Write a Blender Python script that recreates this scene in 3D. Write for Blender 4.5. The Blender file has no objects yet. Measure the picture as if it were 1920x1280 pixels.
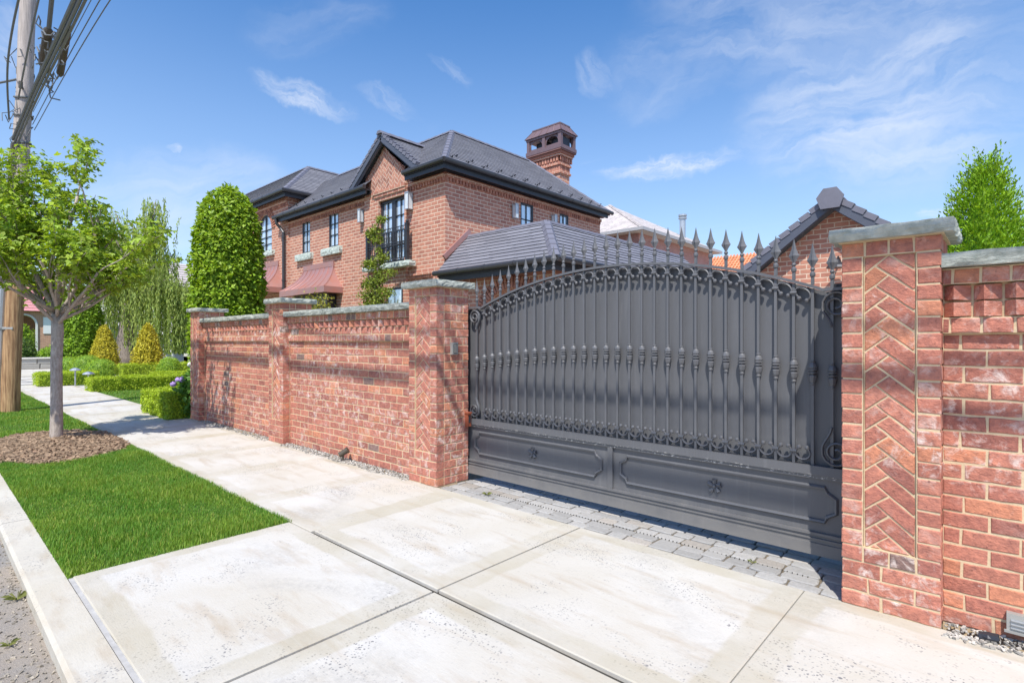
import bpy, math, random
import numpy as np
from mathutils import Vector, noise
R = math.radians
random.seed(7)
rng = np.random.default_rng(11)
S = bpy.context.scene
COL = S.collection
ORIG = {}

# ------------------------------------------------------------------ object helpers
def tag(o, label=None, cat=None, group=None, kind=None):
    if label: o['label'] = label
    if cat: o['category'] = cat
    if group: o['group'] = group
    if kind: o['kind'] = kind
    return o

def thing(name, label, cat, loc=(0, 0, 0), group=None):
    o = bpy.data.objects.new(name, None)
    COL.objects.link(o)
    o.location = loc
    o.empty_display_size = 0.2
    ORIG[o.name] = Vector(loc)
    return tag(o, label, cat, group)

def link_mesh(name, me, mats, parent=None, origin=None):
    for m in mats: me.materials.append(m)
    o = bpy.data.objects.new(name, me)
    COL.objects.link(o)
    if parent is not None:
        o.parent = parent
        org = ORIG[parent.name]
    else:
        org = Vector(origin) if origin is not None else Vector((0, 0, 0))
        o.location = org
    ORIG[o.name] = org
    return o

def org_of(parent, origin):
    if parent is not None: return ORIG[parent.name]
    return Vector(origin) if origin is not None else Vector((0, 0, 0))

class MB:
    def __init__(s):
        s.V = []; s.F = []; s.M = []; s.C = []; s.UV = []; s.c = (1, 1, 1); s.m = 0
    def v(s, p):
        s.V.append((p[0], p[1], p[2])); s.C.append(s.c); return len(s.V) - 1
    def f(s, idx, uv=None):
        s.F.append(tuple(idx)); s.M.append(s.m); s.UV.append(uv)
    def poly(s, pts, uv=None):
        s.f([s.v(p) for p in pts], uv)
    def box(s, x0, x1, y0, y1, z0, z1):
        a = [s.v((x, y, z)) for z in (z0, z1) for y in (y0, y1) for x in (x0, x1)]
        for q in ((0, 2, 3, 1), (4, 5, 7, 6), (0, 1, 5, 4), (2, 6, 7, 3), (0, 4, 6, 2), (1, 3, 7, 5)):
            s.f([a[i] for i in q])
    def beam(s, p0, p1, w, h, up=(0, 0, 1), off=0.0):
        p0 = Vector(p0); p1 = Vector(p1); d = (p1 - p0).normalized()
        side = d.cross(Vector(up)).normalized(); u = side.cross(d).normalized()
        a = []
        for p in (p0, p1):
            for (i, j) in ((-1, -1), (1, -1), (1, 1), (-1, 1)):
                a.append(s.v(p + side * (i * w / 2) + u * (off + j * h / 2)))
        for q in ((3, 2, 1, 0), (4, 5, 6, 7), (0, 1, 5, 4), (1, 2, 6, 5), (2, 3, 7, 6), (3, 0, 4, 7)):
            s.f([a[i] for i in q])
    def tube(s, pts, r, n=8, closed=False, rs=None, flat=None):
        pts = [Vector(p) for p in pts]; rings = []; prev = None
        L = len(pts)
        for i, p in enumerate(pts):
            if closed: t = pts[(i + 1) % L] - pts[i - 1]
            else: t = pts[min(i + 1, L - 1)] - pts[max(i - 1, 0)]
            t.normalize()
            if flat is not None: a = Vector(flat)
            elif prev is None: a = Vector((0, 0, 1)) if abs(t.z) < .9 else Vector((0, 1, 0))
            else: a = prev
            u = (a - t * a.dot(t)).normalized(); w = t.cross(u); prev = u
            rr = rs[i] if rs else r
            ru, rw = (rr if isinstance(rr, tuple) else (rr, rr))
            rings.append([s.v(p + u * (math.cos(6.28318 * k / n + .785) * ru) + w * (math.sin(6.28318 * k / n + .785) * rw)) for k in range(n)])
        for i in range(L if closed else L - 1):
            a = rings[i]; b = rings[(i + 1) % L]
            for k in range(n):
                s.f((a[k], a[(k + 1) % n], b[(k + 1) % n], b[k]))
        if not closed:
            s.f(rings[0][::-1]); s.f(rings[-1])
    def lathe(s, c, prof, n=12, flat=1.0):
        # prof: (radius, z) bottom to top
        rings = []
        for (r, z) in prof:
            rings.append([s.v((c[0] + r * math.cos(6.28318 * k / n), c[1] + r * flat * math.sin(6.28318 * k / n), c[2] + z)) for k in range(n)])
        for a, b in zip(rings, rings[1:]):
            for k in range(n): s.f((a[k], a[(k + 1) % n], b[(k + 1) % n], b[k]))
        s.f(rings[0][::-1]); s.f(rings[-1])
    def ball(s, c, r, n=10, m=6, sz=1.0):
        s.lathe(c, [(max(1e-4, r * math.sin(math.pi * i / m)), -r * sz * math.cos(math.pi * i / m)) for i in range(m + 1)], n)
    def build(s, name, mats, parent=None, origin=None, smooth=False):
        if not isinstance(mats, (list, tuple)): mats = [mats]
        og = org_of(parent, origin)
        me = bpy.data.meshes.new(name)
        me.from_pydata([(x - og.x, y - og.y, z - og.z) for x, y, z in s.V], [], s.F)
        me.polygons.foreach_set('material_index', s.M)
        ca = me.color_attributes.new('Col', 'FLOAT_COLOR', 'POINT')
        ca.data.foreach_set('color', np.array([(c[0], c[1], c[2], 1.0) for c in s.C], dtype=np.float32).ravel())
        uvl = me.uv_layers.new(name='UVMap')
        me.update()
        buf = np.zeros(len(me.loops) * 2, dtype=np.float32)
        for p in me.polygons:
            uv = s.UV[p.index]
            vs = s.F[p.index]
            if uv is None:
                n = p.normal
                for k, vi in enumerate(vs):
                    x, y, z = s.V[vi]
                    if abs(n.z) > .8: q = (x, y)
                    elif abs(n.y) >= abs(n.x): q = (x, z)
                    else: q = (y, z)
                    buf[2 * (p.loop_start + k)] = q[0]; buf[2 * (p.loop_start + k) + 1] = q[1]
            else:
                for k in range(len(vs)):
                    buf[2 * (p.loop_start + k)] = uv[k][0]; buf[2 * (p.loop_start + k) + 1] = uv[k][1]
        uvl.data.foreach_set('uv', buf)
        if smooth: me.polygons.foreach_set('use_smooth', [True] * len(me.polygons))
        return link_mesh(name, me, mats, parent, origin)

def np_mesh(name, V, F, C, mat, parent=None, origin=None, smooth=False):
    og = org_of(parent, origin)
    V = np.asarray(V, dtype=np.float32) - np.array(og, dtype=np.float32)
    me = bpy.data.meshes.new(name)
    nV, nF, k = len(V), len(F), F.shape[1]
    me.vertices.add(nV); me.loops.add(nF * k); me.polygons.add(nF)
    me.vertices.foreach_set('co', V.ravel())
    me.loops.foreach_set('vertex_index', F.astype(np.int32).ravel())
    me.polygons.foreach_set('loop_start', np.arange(0, nF * k, k, dtype=np.int32))
    me.polygons.foreach_set('loop_total', np.full(nF, k, dtype=np.int32))
    ca = me.color_attributes.new('Col', 'FLOAT_COLOR', 'POINT')
    c4 = np.ones((nV, 4), dtype=np.float32); c4[:, :3] = C
    ca.data.foreach_set('color', c4.ravel())
    me.update(calc_edges=True); me.validate()
    if smooth: me.polygons.foreach_set('use_smooth', [True] * nF)
    return link_mesh(name, me, [mat], parent, origin)

# ------------------------------------------------------------------ materials
class NT:
    def __init__(s, name):
        s.m = bpy.data.materials.new(name); s.m.use_nodes = True
        s.t = s.m.node_tree; s.b = s.t.nodes['Principled BSDF']; s.out = s.t.nodes['Material Output']
    def n(s, typ, **kw):
        nd = s.t.nodes.new(typ)
        for k, v in kw.items():
            if k.startswith('_'): setattr(nd, k[1:], v)
            else:
                key = int(k[1:]) if k[0] == 'i' and k[1:].isdigit() else k.replace('__', ' ')
                sock = nd.inputs[key]
                if hasattr(v, 'is_output'): s.t.links.new(v, sock)
                else: sock.default_value = v
        return nd
    def l(s, a, b): s.t.links.new(a, b)
    def set(s, **kw):
        for k, v in kw.items():
            sock = s.b.inputs[k.replace('__', ' ')]
            if hasattr(v, 'is_output'): s.l(v, sock)
            else: sock.default_value = v
        return s
    def noise(s, vec, scale, detail=4, rough=.55, dist=0):
        return s.n('ShaderNodeTexNoise', Vector=vec, Scale=scale, Detail=detail, Roughness=rough, Distortion=dist).outputs[0]
    def ramp(s, fac, a, b, ca=(0, 0, 0, 1), cb=(1, 1, 1, 1)):
        nd = s.n('ShaderNodeValToRGB', Fac=fac); e = nd.color_ramp.elements
        e[0].position = a; e[1].position = b; e[0].color = ca; e[1].color = cb
        return nd.outputs[0]
    def mix(s, fac, a, b, mode='MIX'):
        nd = s.n('ShaderNodeMixRGB', _blend_type=mode)
        for k, v in (('Fac', fac), ('Color1', a), ('Color2', b)):
            if hasattr(v, 'is_output'): s.l(v, nd.inputs[k])
            else: nd.inputs[k].default_value = v if not isinstance(v, tuple) or len(v) == 4 else (*v, 1)
        return nd.outputs[0]
    def math(s, op, a, b=0.0, c=None):
        nd = s.n('ShaderNodeMath', _operation=op)
        for i, v in enumerate((a, b) if c is None else (a, b, c)):
            if hasattr(v, 'is_output'): s.l(v, nd.inputs[i])
            else: nd.inputs[i].default_value = v
        return nd.outputs[0]
    def obj(s): return s.n('ShaderNodeTexCoord').outputs['Object']
    def uv(s): return s.n('ShaderNodeTexCoord').outputs['UV']
    def geo(s): return s.n('ShaderNodeNewGeometry').outputs['Position']
    def map(s, vec, scale=(1, 1, 1), rot=(0, 0, 0), loc=(0, 0, 0)):
        return s.n('ShaderNodeMapping', Vector=vec, Scale=scale, Rotation=rot, Location=loc).outputs[0]
    def col(s): return s.n('ShaderNodeVertexColor', _layer_name='Col').outputs[0]
    def bump(s, h, strength=.3, dist=.01):
        s.l(s.n('ShaderNodeBump', Height=h, Strength=strength, Distance=dist).outputs[0], s.b.inputs['Normal'])
        return s

def simple(name, c, rough=.6, metal=0, var=.25, scale=12, bump=.15, spec=.4, bd=.004):
    t = NT(name); g = t.geo()
    nz = t.noise(g, scale, 5)
    t.set(Base__Color=t.mix(nz, tuple(k * (1 - var) for k in c), tuple(min(1, k * (1 + var)) for k in c)), Roughness=rough, Metallic=metal)
    t.b.inputs['Specular IOR Level'].default_value = spec
    if bump: t.bump(t.noise(g, scale * 5, 4), bump, bd)
    return t.m

def brick_geo_mat():
    t = NT('handmade_brick'); g = t.geo()
    n1 = t.noise(g, 26, 6, .65); n2 = t.noise(t.map(g, (1, 1, 1.6)), 60, 5, .7)
    base = t.col()
    c = t.mix(t.ramp(n1, .3, .75), t.mix(1, base, (.62, .6, .64), 'MULTIPLY'), t.mix(1, base, (1.22, 1.12, 1.05), 'MULTIPLY'))
    # efflorescence: white salt bloom with its own shape
    big = t.noise(g, 2.1, 3, .5)
    mid = t.noise(g, 11, 5, .7, .6)
    ef = t.math('MULTIPLY', t.ramp(big, .40, .60), t.ramp(mid, .50, .68))
    c = t.mix(t.math('MULTIPLY', ef, .80), c, (.80, .69, .62))
    wsh = t.ramp(t.noise(g, 17, 5, .7), .66, .76)
    c = t.mix(t.math('MULTIPLY', wsh, .5), c, (.76, .68, .64))
    dk = t.ramp(t.noise(g, 45, 3, .6), .64, .74)
    c = t.mix(t.math('MULTIPLY', dk, .55), c, (.07, .032, .028))
    t.set(Base__Color=c, Roughness=.9); t.b.inputs['Specular IOR Level'].default_value = .2
    t.bump(t.math('ADD', t.math('MULTIPLY', n2, .7), n1), .9, .009)
    return t.m

def mortar_mat():
    t = NT('tan_mortar'); g = t.geo()
    n = t.noise(g, 40, 5, .7)
    t.set(Base__Color=t.mix(n, (.50, .37, .225), (.70, .56, .375)), Roughness=.95)
    t.b.inputs['Specular IOR Level'].default_value = .15
    t.bump(n, .7, .006); return t.m

def brick_tex_mat(name, c1, c2, mo, w, h, ms, var=.5):
    t = NT(name); uv = t.uv(); g = t.geo()
    wob = t.noise(g, 9, 3)
    uvw = t.n('ShaderNodeVectorMath', _operation='ADD', i0=uv, i1=t.n('ShaderNodeVectorMath', _operation='SCALE', i0=t.n('ShaderNodeTexNoise', Vector=g, Scale=14.).outputs[1], Scale=.012).outputs[0]).outputs[0]
    b = t.n('ShaderNodeTexBrick', Vector=uvw, Color1=(*c1, 1), Color2=(*c2, 1), Mortar=(*mo, 1), Scale=1., Brick__Width=w, Row__Height=h)
    b.inputs['Mortar Size'].default_value = ms; b.inputs['Mortar Smooth'].default_value = .25; b.inputs['Bias'].default_value = -.15
    c = t.mix(var, b.outputs[0], t.mix(t.noise(g, 6, 5), (.55, .5, .5), (1.35, 1.25, 1.2)), 'MULTIPLY')
    c = t.mix(.35, c, t.mix(t.noise(g, 1.1, 3), (.75, .75, .75), (1.25, 1.22, 1.2)), 'MULTIPLY')
    t.set(Base__Color=c, Roughness=.9); t.b.inputs['Specular IOR Level'].default_value = .2
    inv = t.math('SUBTRACT', 1, b.outputs[1])
    t.bump(t.math('ADD', inv, t.math('MULTIPLY', t.noise(g, 60, 4), .4)), .6, .012)
    return t.m

def slate_mat(name, c, w, h, vjoint=True):
    t = NT(name); uv = t.uv(); g = t.geo()
    b = t.n('ShaderNodeTexBrick', Vector=uv, Color1=(*[k * .85 for k in c], 1), Color2=(*[k * 1.15 for k in c], 1), Mortar=(*[k * .25 for k in c], 1), Scale=1., Brick__Width=w, Row__Height=h)
    b.inputs['Mortar Size'].default_value = .004; b.inputs['Mortar Smooth'].default_value = .1
    cc = t.mix(.8, b.outputs[0], t.mix(t.noise(g, 2.2, 6, .7), (.68, .68, .72), (1.3, 1.3, 1.28)), 'MULTIPLY')
    t.set(Base__Color=cc, Roughness=.55); t.b.inputs['Specular IOR Level'].default_value = .45
    t.bump(t.noise(g, 40, 4), .15, .004)
    return t.m

def leaf_mat(name, c, tr=.35, gloss=.35):
    t = NT(name); t.t.nodes.remove(t.b)
    base = t.mix(1, t.col(), (*c, 1), 'MULTIPLY')
    d = t.n('ShaderNodeBsdfPrincipled', Base__Color=base, Roughness=.5)
    d.inputs['Specular IOR Level'].default_value = gloss
    tl = t.n('ShaderNodeBsdfTranslucent', Color=t.mix(1, base, (1.25, 1.2, .55), 'MULTIPLY'))
    mx = t.n('ShaderNodeMixShader', Fac=tr); t.l(d.outputs[0], mx.inputs[1]); t.l(tl.outputs[0], mx.inputs[2])
    t.l(mx.outputs[0], t.out.inputs[0]); return t.m

def concrete_mat(name, edge=True, tint=(1, 1, 1)):
    t = NT(name); g = t.geo()
    big = t.noise(g, .9, 5, .6, .3); mid = t.noise(t.map(g, (.7, 3.0, 1), (0, 0, .5)), 2.6, 5, .6); fine = t.noise(g, 55, 4, .7)
    white = (.535 * tint[0], .52 * tint[1], .485 * tint[2]); cream = (.48 * tint[0], .45 * tint[1], .39 * tint[2]); beige = (.38 * tint[0], .31 * tint[1], .225 * tint[2])
    c = t.mix(t.ramp(big, .38, .62), cream, white)
    c = t.mix(t.math('MULTIPLY', t.ramp(mid, .52, .72), .6), c, beige)
    grey = t.ramp(t.noise(g, .95, 4, .65, .8), .50, .66)
    c = t.mix(t.math('MULTIPLY', t.math('MULTIPLY', grey, t.ramp(t.noise(g, 30, 4, .8), .35, .65)), .55), c, (.30, .29, .27))
    c = t.mix(.3, c, t.mix(fine, (.8, .8, .8), (1.16, 1.16, 1.16)), 'MULTIPLY')
    # exposed dark aggregate: patches of angular specks
    wv = t.n('ShaderNodeVectorMath', _operation='ADD', i0=g, i1=t.n('ShaderNodeVectorMath', _operation='SCALE', i0=t.n('ShaderNodeTexNoise', Vector=g, Scale=60.).outputs[1], Scale=.014).outputs[0]).outputs[0]
    patch = t.ramp(t.noise(t.map(g, (1, 1.7, 1), (0, 0, .3)), 1.5, 6, .72, .6), .50, .62)
    for sc_, thr, ba, lo, hi in ((70., .42, .05, .24, .38), (40., .66, .12, .16, .28), (22., .84, .16, .12, .22)):
        vor = t.n('ShaderNodeTexVoronoi', Vector=wv, Scale=sc_)
        dd = t.ramp(vor.outputs['Distance'], lo, hi, (1, 1, 1, 1), (0, 0, 0, 1))
        sel = t.ramp(t.n('ShaderNodeSeparateColor', Color=vor.outputs['Color']).outputs[0], thr, thr + .03)
        sp = t.math('MULTIPLY', t.math('MULTIPLY', dd, sel), t.math('ADD', ba, patch))
        c = t.mix(t.math('MULTIPLY', sp, .85), c, (.15, .15, .16))
    if edge:
        # tooled borders of every slab: UV holds the distance to the slab edge
        u = t.n('ShaderNodeSeparateXYZ', Vector=t.uv())
        wig = t.math('MULTIPLY', t.math('SUBTRACT', t.noise(g, 3.2, 4), .5), .11)
        dmin = t.math('ADD', t.math('MINIMUM', u.outputs[0], u.outputs[1]), wig)
        e = t.ramp(dmin, .115, .135, (1, 1, 1, 1), (0, 0, 0, 1))
        e = t.math('MULTIPLY', e, t.ramp(t.noise(g, 1.2, 4), .36, .58))
        c = t.mix(t.math('MULTIPLY', e, .50), c, (.37 * tint[0], .33 * tint[1], .235 * tint[2]))
    t.set(Base__Color=c, Roughness=.9); t.b.inputs['Specular IOR Level'].default_value = .25
    t.bump(t.math('ADD', fine, t.math('MULTIPLY', t.noise(t.map(g, (1, 6, 1), (0, 0, .35)), 22, 3), .6)), .35, .004)
    return t.m

def bark_mat(name, a, b, vs=.12, top=None):
    t = NT(name); g = t.geo()
    n = t.noise(t.map(g, (1, 1, vs)), 40, 6, .7); n2 = t.noise(g, 5, 4)
    c = t.mix(t.ramp(n, .32, .66), a, b); c = t.mix(.5, c, t.mix(n2, (.6, .6, .6), (1.3, 1.3, 1.3)), 'MULTIPLY')
    if top:
        # sun-bleached upper length of the pole, its edge ragged
        z = t.n('ShaderNodeSeparateXYZ', Vector=g).outputs[2]
        c = t.mix(t.ramp(t.math('ADD', t.math('MULTIPLY', z, .12), t.math('MULTIPLY', t.noise(t.map(g, (1, 1, .1)), 12, 4), .35)), .55, .80), c, t.mix(t.ramp(n, .3, .7), tuple(k * .5 for k in top), top))
    t.set(Base__Color=c, Roughness=.9); t.b.inputs['Specular IOR Level'].default_value = .2
    t.bump(n, .8, .012); return t.m

def metal_paint():
    t = NT('charcoal_gate_paint'); g = t.geo()
    n = t.noise(t.map(g, (1, 1, .25)), 5, 5, .6); f = t.noise(g, 120, 3)
    c = t.mix(n, (.092, .094, .101), (.128, .130, .139))
    # rain streaks, road dust on the lowest hand, paint chipped off arrises of the mid rail
    st = t.ramp(t.noise(t.map(g, (1, 1, .06)), 26, 5, .7), .55, .75)
    c = t.mix(t.math('MULTIPLY', st, .30), c, (.21, .21, .22))
    z = t.n('ShaderNodeSeparateXYZ', Vector=g).outputs[2]
    du = t.math('MULTIPLY', t.ramp(t.math('ADD', z, t.math('MULTIPLY', t.math('SUBTRACT', t.noise(g, 7, 5), .5), .25)), .08, .26, (1, 1, 1, 1), (0, 0, 0, 1)), .38)
    c = t.mix(du, c, (.30, .28, .25))
    band = t.math('MULTIPLY', t.ramp(z, .538, .545), t.ramp(z, .566, .572, (1, 1, 1, 1), (0, 0, 0, 1)))
    chip = t.math('MULTIPLY', band, t.ramp(t.noise(t.map(g, (1, 1, 2)), 34, 5, .8), .56, .60))
    c = t.mix(t.math('MULTIPLY', chip, .8), c, (.55, .53, .50))
    c = t.mix(t.math('MULTIPLY', t.ramp(t.noise(g, 30, 5, .8), .72, .78), .4), c, (.32, .31, .30))
    t.set(Base__Color=c, Roughness=t.math('ADD', .34, t.math('MULTIPLY', n, .22))); t.b.inputs['Specular IOR Level'].default_value = .5
    t.bump(t.math('ADD', f, t.math('MULTIPLY', t.noise(g, 9, 3), 2.)), .10, .003); return t.m

def stone_mat(name, a, b):
    t = NT(name); g = t.geo()
    n = t.noise(g, 14, 6, .65); n2 = t.noise(t.map(g, (1, 1, 3)), 30, 6, .7)
    c = t.mix(t.ramp(n, .35, .66), a, b); c = t.mix(t.math('MULTIPLY', t.ramp(n2, .6, .7), .35), c, (.55, .52, .42))
    t.set(Base__Color=c, Roughness=.85); t.bump(n2, .8, .01); return t.m

def glass_mat(name, c=(.16, .22, .27)):
    t = NT(name); g = t.geo(); t.b.inputs['Metallic'].default_value = .45
    n = t.noise(t.map(g, (2.0, 2.0, .3)), 2.4, 3)
    t.set(Base__Color=t.mix(n, tuple(k * .55 for k in c), tuple(k * 1.5 for k in c)), Roughness=.04); t.b.inputs['IOR'].default_value = 2.2
    t.b.inputs['Specular IOR Level'].default_value = .7
    t.bump(t.noise(g, 1.3, 1), .05, .01)
    return t.m

def copper_mat():
    t = NT('aged_copper'); g = t.geo()
    n = t.noise(g, 3.5, 5, .6)
    c = t.mix(t.ramp(n, .3, .7), (.47, .215, .17), (.42, .255, .245))
    t.set(Base__Color=c, Roughness=.42, Metallic=.35); t.bump(t.noise(g, 30, 3), .06, .003); return t.m

def soil_mat(name, a, b, sc=20):
    t = NT(name); g = t.geo(); n = t.noise(g, sc, 6, .7); n2 = t.noise(g, sc * .15, 4)
    c = t.mix(t.ramp(n, .3, .7), a, b); c = t.mix(.5, c, t.mix(n2, (.65, .65, .65), (1.3, 1.3, 1.3)), 'MULTIPLY')
    t.set(Base__Color=c, Roughness=.95); t.b.inputs['Specular IOR Level'].default_value = .2
    t.bump(n, 1, .02); return t.m

def colour_mat(name, rough=.9, bump=.6, sc=60, spec=.25):
    t = NT(name); g = t.geo(); n = t.noise(g, sc, 5, .7)
    c = t.mix(1, t.col(), t.mix(n, (.62, .62, .62), (1.3, 1.3, 1.3)), 'MULTIPLY')
    t.set(Base__Color=c, Roughness=rough); t.b.inputs['Specular IOR Level'].default_value = spec
    t.bump(n, bump, .006); return t.m

M_BRICK = brick_geo_mat(); M_MORT = mortar_mat()
HB_H = .102
M_HBRICK = brick_tex_mat('house_brick', (.53, .255, .18), (.38, .17, .128), (.68, .53, .41), .262, HB_H, .0125)
M_HB = colour_mat('house_brick_piece', .9, .5, 40)
M_PINKB = brick_tex_mat('pink_brick', (.56, .31, .27), (.46, .24, .21), (.52, .38, .34), .30, .10, .010, .35)
M_SLATE = slate_mat('grey_slate', (.195, .195, .215), .34, 10.)
M_SLATEP = slate_mat('porch_slate', (.195, .195, .22), .75, 10.)
M_RIDGE = simple('slate_ridge', (.16, .16, .195), .5, 0, .2, 6, .1)
M_TAN = slate_mat('tan_shingle', (.50, .45, .42), .3, .2)
M_ORANGE = slate_mat('orange_tile', (.62, .26, .13), .28, 10.)
M_RED = slate_mat('pink_red_tile', (.56, .25, .25), .30, .36)
M_GUT = simple('dark_gutter', (.055, .055, .06), .35, .3, .25, 8, .05, .5)
M_BLACK = simple('black_metal', (.035, .037, .045), .4, .2, .25, 10, .08, .5)
M_BARGE = simple('slate_blue_bargeboard', (.085, .095, .125), .5, 0, .15, 6, .05)
M_GATE = metal_paint()
M_STONE = stone_mat('bluestone', (.25, .275, .24), (.46, .47, .41))
M_SILL = stone_mat('rock_face_sill', (.36, .42, .38), (.60, .66, .60))
M_GLASS = glass_mat('sky_window_glass', (.66, .76, .84)); M_DGLASS = glass_mat('dim_window_glass', (.20, .23, .26))  # pale blue base colour paints sky reflection into the house panes
M_COPPER = copper_mat()
M_CHCOP = simple('dark_copper', (.20, .135, .142), .45, .25, .2, 5, .1)
M_CONC = concrete_mat('sidewalk_concrete'); M_KERB = concrete_mat('kerb_concrete', False, (.95, .93, .88))
M_DARKJ = simple('dark_joint', (.045, .042, .036), .95, 0, .3, 30)
M_SEAL = simple('pale_joint_sealant', (.40, .39, .37), .8, 0, .35, 18)
M_PALE = simple('pale_plaster', (.66, .64, .60), .8, 0, .08, 4, .15)
M_WHITE = simple('white_paint', (.74, .74, .73), .5, 0, .06, 5, .05)
M_STEEL = simple('galvanised_steel', (.46, .49, .52), .35, .6, .15, 7, .06, .5)
M_GREYPL = simple('grey_plastic', (.20, .21, .22), .5, 0, .1, 8, .03)
M_SILVER = simple('silver_plastic', (.36, .36, .34), .4, .3, .1, 8, .03)
M_RUST = simple('rust_red_metal', (.30, .085, .045), .6, .1, .25, 20, .2)
M_CABLE = simple('grey_cable', (.13, .14, .145), .6, 0, .15, 9, .05)
M_BRONZE = simple('bronze_fitting', (.10, .085, .065), .5, .4, .3, 20, .1)
M_TIMBER = bark_mat('weathered_pole_timber', (.15, .075, .04), (.52, .34, .18), .05, (.56, .50, .46))
M_BARK = bark_mat('smooth_grey_bark', (.26, .215, .18), (.50, .44, .385), .35)
M_DBARK = bark_mat('furrowed_bark', (.12, .10, .085), (.33, .28, .24), .15)
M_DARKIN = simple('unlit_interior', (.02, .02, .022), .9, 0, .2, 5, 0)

# ------------------------------------------------------------------ brick geometry
def brick_col(grey=.008):
    r = random.random()
    if r < grey: b = (.27, .185, .16)
    elif r < .10 + grey: b = (.40, .170, .132)
    elif r < .55: b = (.49, .205, .150)
    elif r < .88: b = (.54, .235, .168)
    else: b = (.61, .27, .165)
    k = random.uniform(.88, 1.1)
    return tuple(q * k for q in b)

def clip_poly(pts, u0, u1, v0, v1):
    def cl(p, ax, lim, sg):
        o = []
        for i in range(len(p)):
            a, b = p[i], p[(i + 1) % len(p)]
            ia = sg * (a[ax] - lim) <= 0; ib = sg * (b[ax] - lim) <= 0
            if ia: o.append(a)
            if ia != ib:
                t = (lim - a[ax]) / (b[ax] - a[ax]); o.append((a[0] + t * (b[0] - a[0]), a[1] + t * (b[1] - a[1])))
        return o
    for ax, lim, sg in ((0, u0, -1), (0, u1, 1), (1, v0, -1), (1, v1, 1)):
        pts = cl(pts, ax, lim, sg)
        if len(pts) < 3: return []
    return pts

def area2(p): return sum(p[i][0] * p[(i + 1) % len(p)][1] - p[(i + 1) % len(p)][0] * p[i][1] for i in range(len(p))) / 2

def inset(p, d):
    n = len(p); o = []
    for i in range(n):
        a, b, c = Vector(p[i - 1]), Vector(p[i]), Vector(p[(i + 1) % n])
        e1 = (b - a); e2 = (c - b)
        if e1.length < 1e-6 or e2.length < 1e-6: o.append(tuple(b)); continue
        n1 = Vector((-e1.y, e1.x)).normalized(); n2 = Vector((-e2.y, e2.x)).normalized()
        m = (n1 + n2)
        if m.length < 1e-5: m = n1
        m.normalize(); k = d / max(.35, m.dot(n1))
        o.append((b.x + m.x * k, b.y + m.y * k))
    return o

def brick_poly(mb, fr, pts, d0, d1, bev=.004, wob=.0022, seg=.05, col=None):
    """one brick: a 2D outline on frame fr (origin, U, V, N) extruded from depth d0 to d1 with a worn rounded arris"""
    O, U, V, N = fr
    if abs(area2(pts)) < 2e-4: return
    if area2(pts) < 0: pts = pts[::-1]
    q = []
    for i in range(len(pts)):
        a, b = pts[i], pts[(i + 1) % len(pts)]
        L = math.hypot(b[0] - a[0], b[1] - a[1]); k = max(1, int(L / seg))
        for j in range(k):
            t = j / k; q.append((a[0] + (b[0] - a[0]) * t + random.uniform(-wob, wob), a[1] + (b[1] - a[1]) * t + random.uniform(-wob, wob)))
    if area2(q) <= 0: return
    ins = inset(q, bev)
    mb.c = col or brick_col(); mb.m = 0
    dj = random.uniform(-.0015, .0022)
    P = lambda p, d: O + U * p[0] + V * p[1] + N * d
    r0 = [mb.v(P(p, d0)) for p in q]; r1 = [mb.v(P(p, d1 + dj - bev * .8)) for p in q]; r2 = [mb.v(P(p, d1 + dj + random.uniform(-.0006, .0006))) for p in ins]
    n = len(q)
    flip = U.cross(V).dot(N) < 0
    def F(ix): mb.f(ix[::-1] if flip else ix)
    for i in range(n):
        j = (i + 1) % n
        F((r0[i], r0[j], r1[j], r1[i])); F((r1[i], r1[j], r2[j], r2[i]))
    F(tuple(r2))

def rect(u0, u1, v0, v1): return [(u0, v0), (u1, v0), (u1, v1), (u0, v1)]

def frame(o, n):
    n = Vector(n); U = Vector((0, 0, 1)).cross(n); return (Vector(o), U, Vector((0, 0, 1)), n)

JT = .0105
def true_herring(mb, fr, u0, u1, v0, v1, d0, d1, bl, bw, test=None, colf=brick_col, j=JT, seg=.05, wob=.0018, bev=.0035, sq=1.0):
    """herringbone falling away from the middle line, every brick its own prism clipped to the panel"""
    um = (u0 + u1) / 2; s = math.sqrt(.5); w = bw; L = bl
    rot = lambda x, y: (um + (x - y) * s, v1 - (x + y) * s * sq)
    na = int(((v1 - v0) / sq + (u1 - u0)) / (w * 1.4)) + 6; nb = int((u1 - u0) / (L * 1.4)) + 2
    for b in range(-nb, nb + 1):
        for a in range(-na, na + 4):
            x0 = a * w + b * L; y0 = a * w - b * L
            for (rx0, ry0, rx1, ry1) in ((x0, y0, x0 + L, y0 + w), (x0, y0 + w, x0 + w, y0 + w + L)):
                pts = [rot(rx0 + j / 2, ry0 + j / 2), rot(rx1 - j / 2, ry0 + j / 2), rot(rx1 - j / 2, ry1 - j / 2), rot(rx0 + j / 2, ry1 - j / 2)]
                if max(p[1] for p in pts) < v0 or min(p[1] for p in pts) > v1 or max(p[0] for p in pts) < u0 or min(p[0] for p in pts) > u1: continue
                if area2(pts) < 0: pts = pts[::-1]
                pts = clip_poly(pts, u0 + j * .4, u1 - j * .4, v0 + j * .4, v1 - j * .4)
                if pts and test: pts = test(pts)
                if pts: brick_poly(mb, fr, pts, d0, d1, bev, wob, seg, colf())

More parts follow.
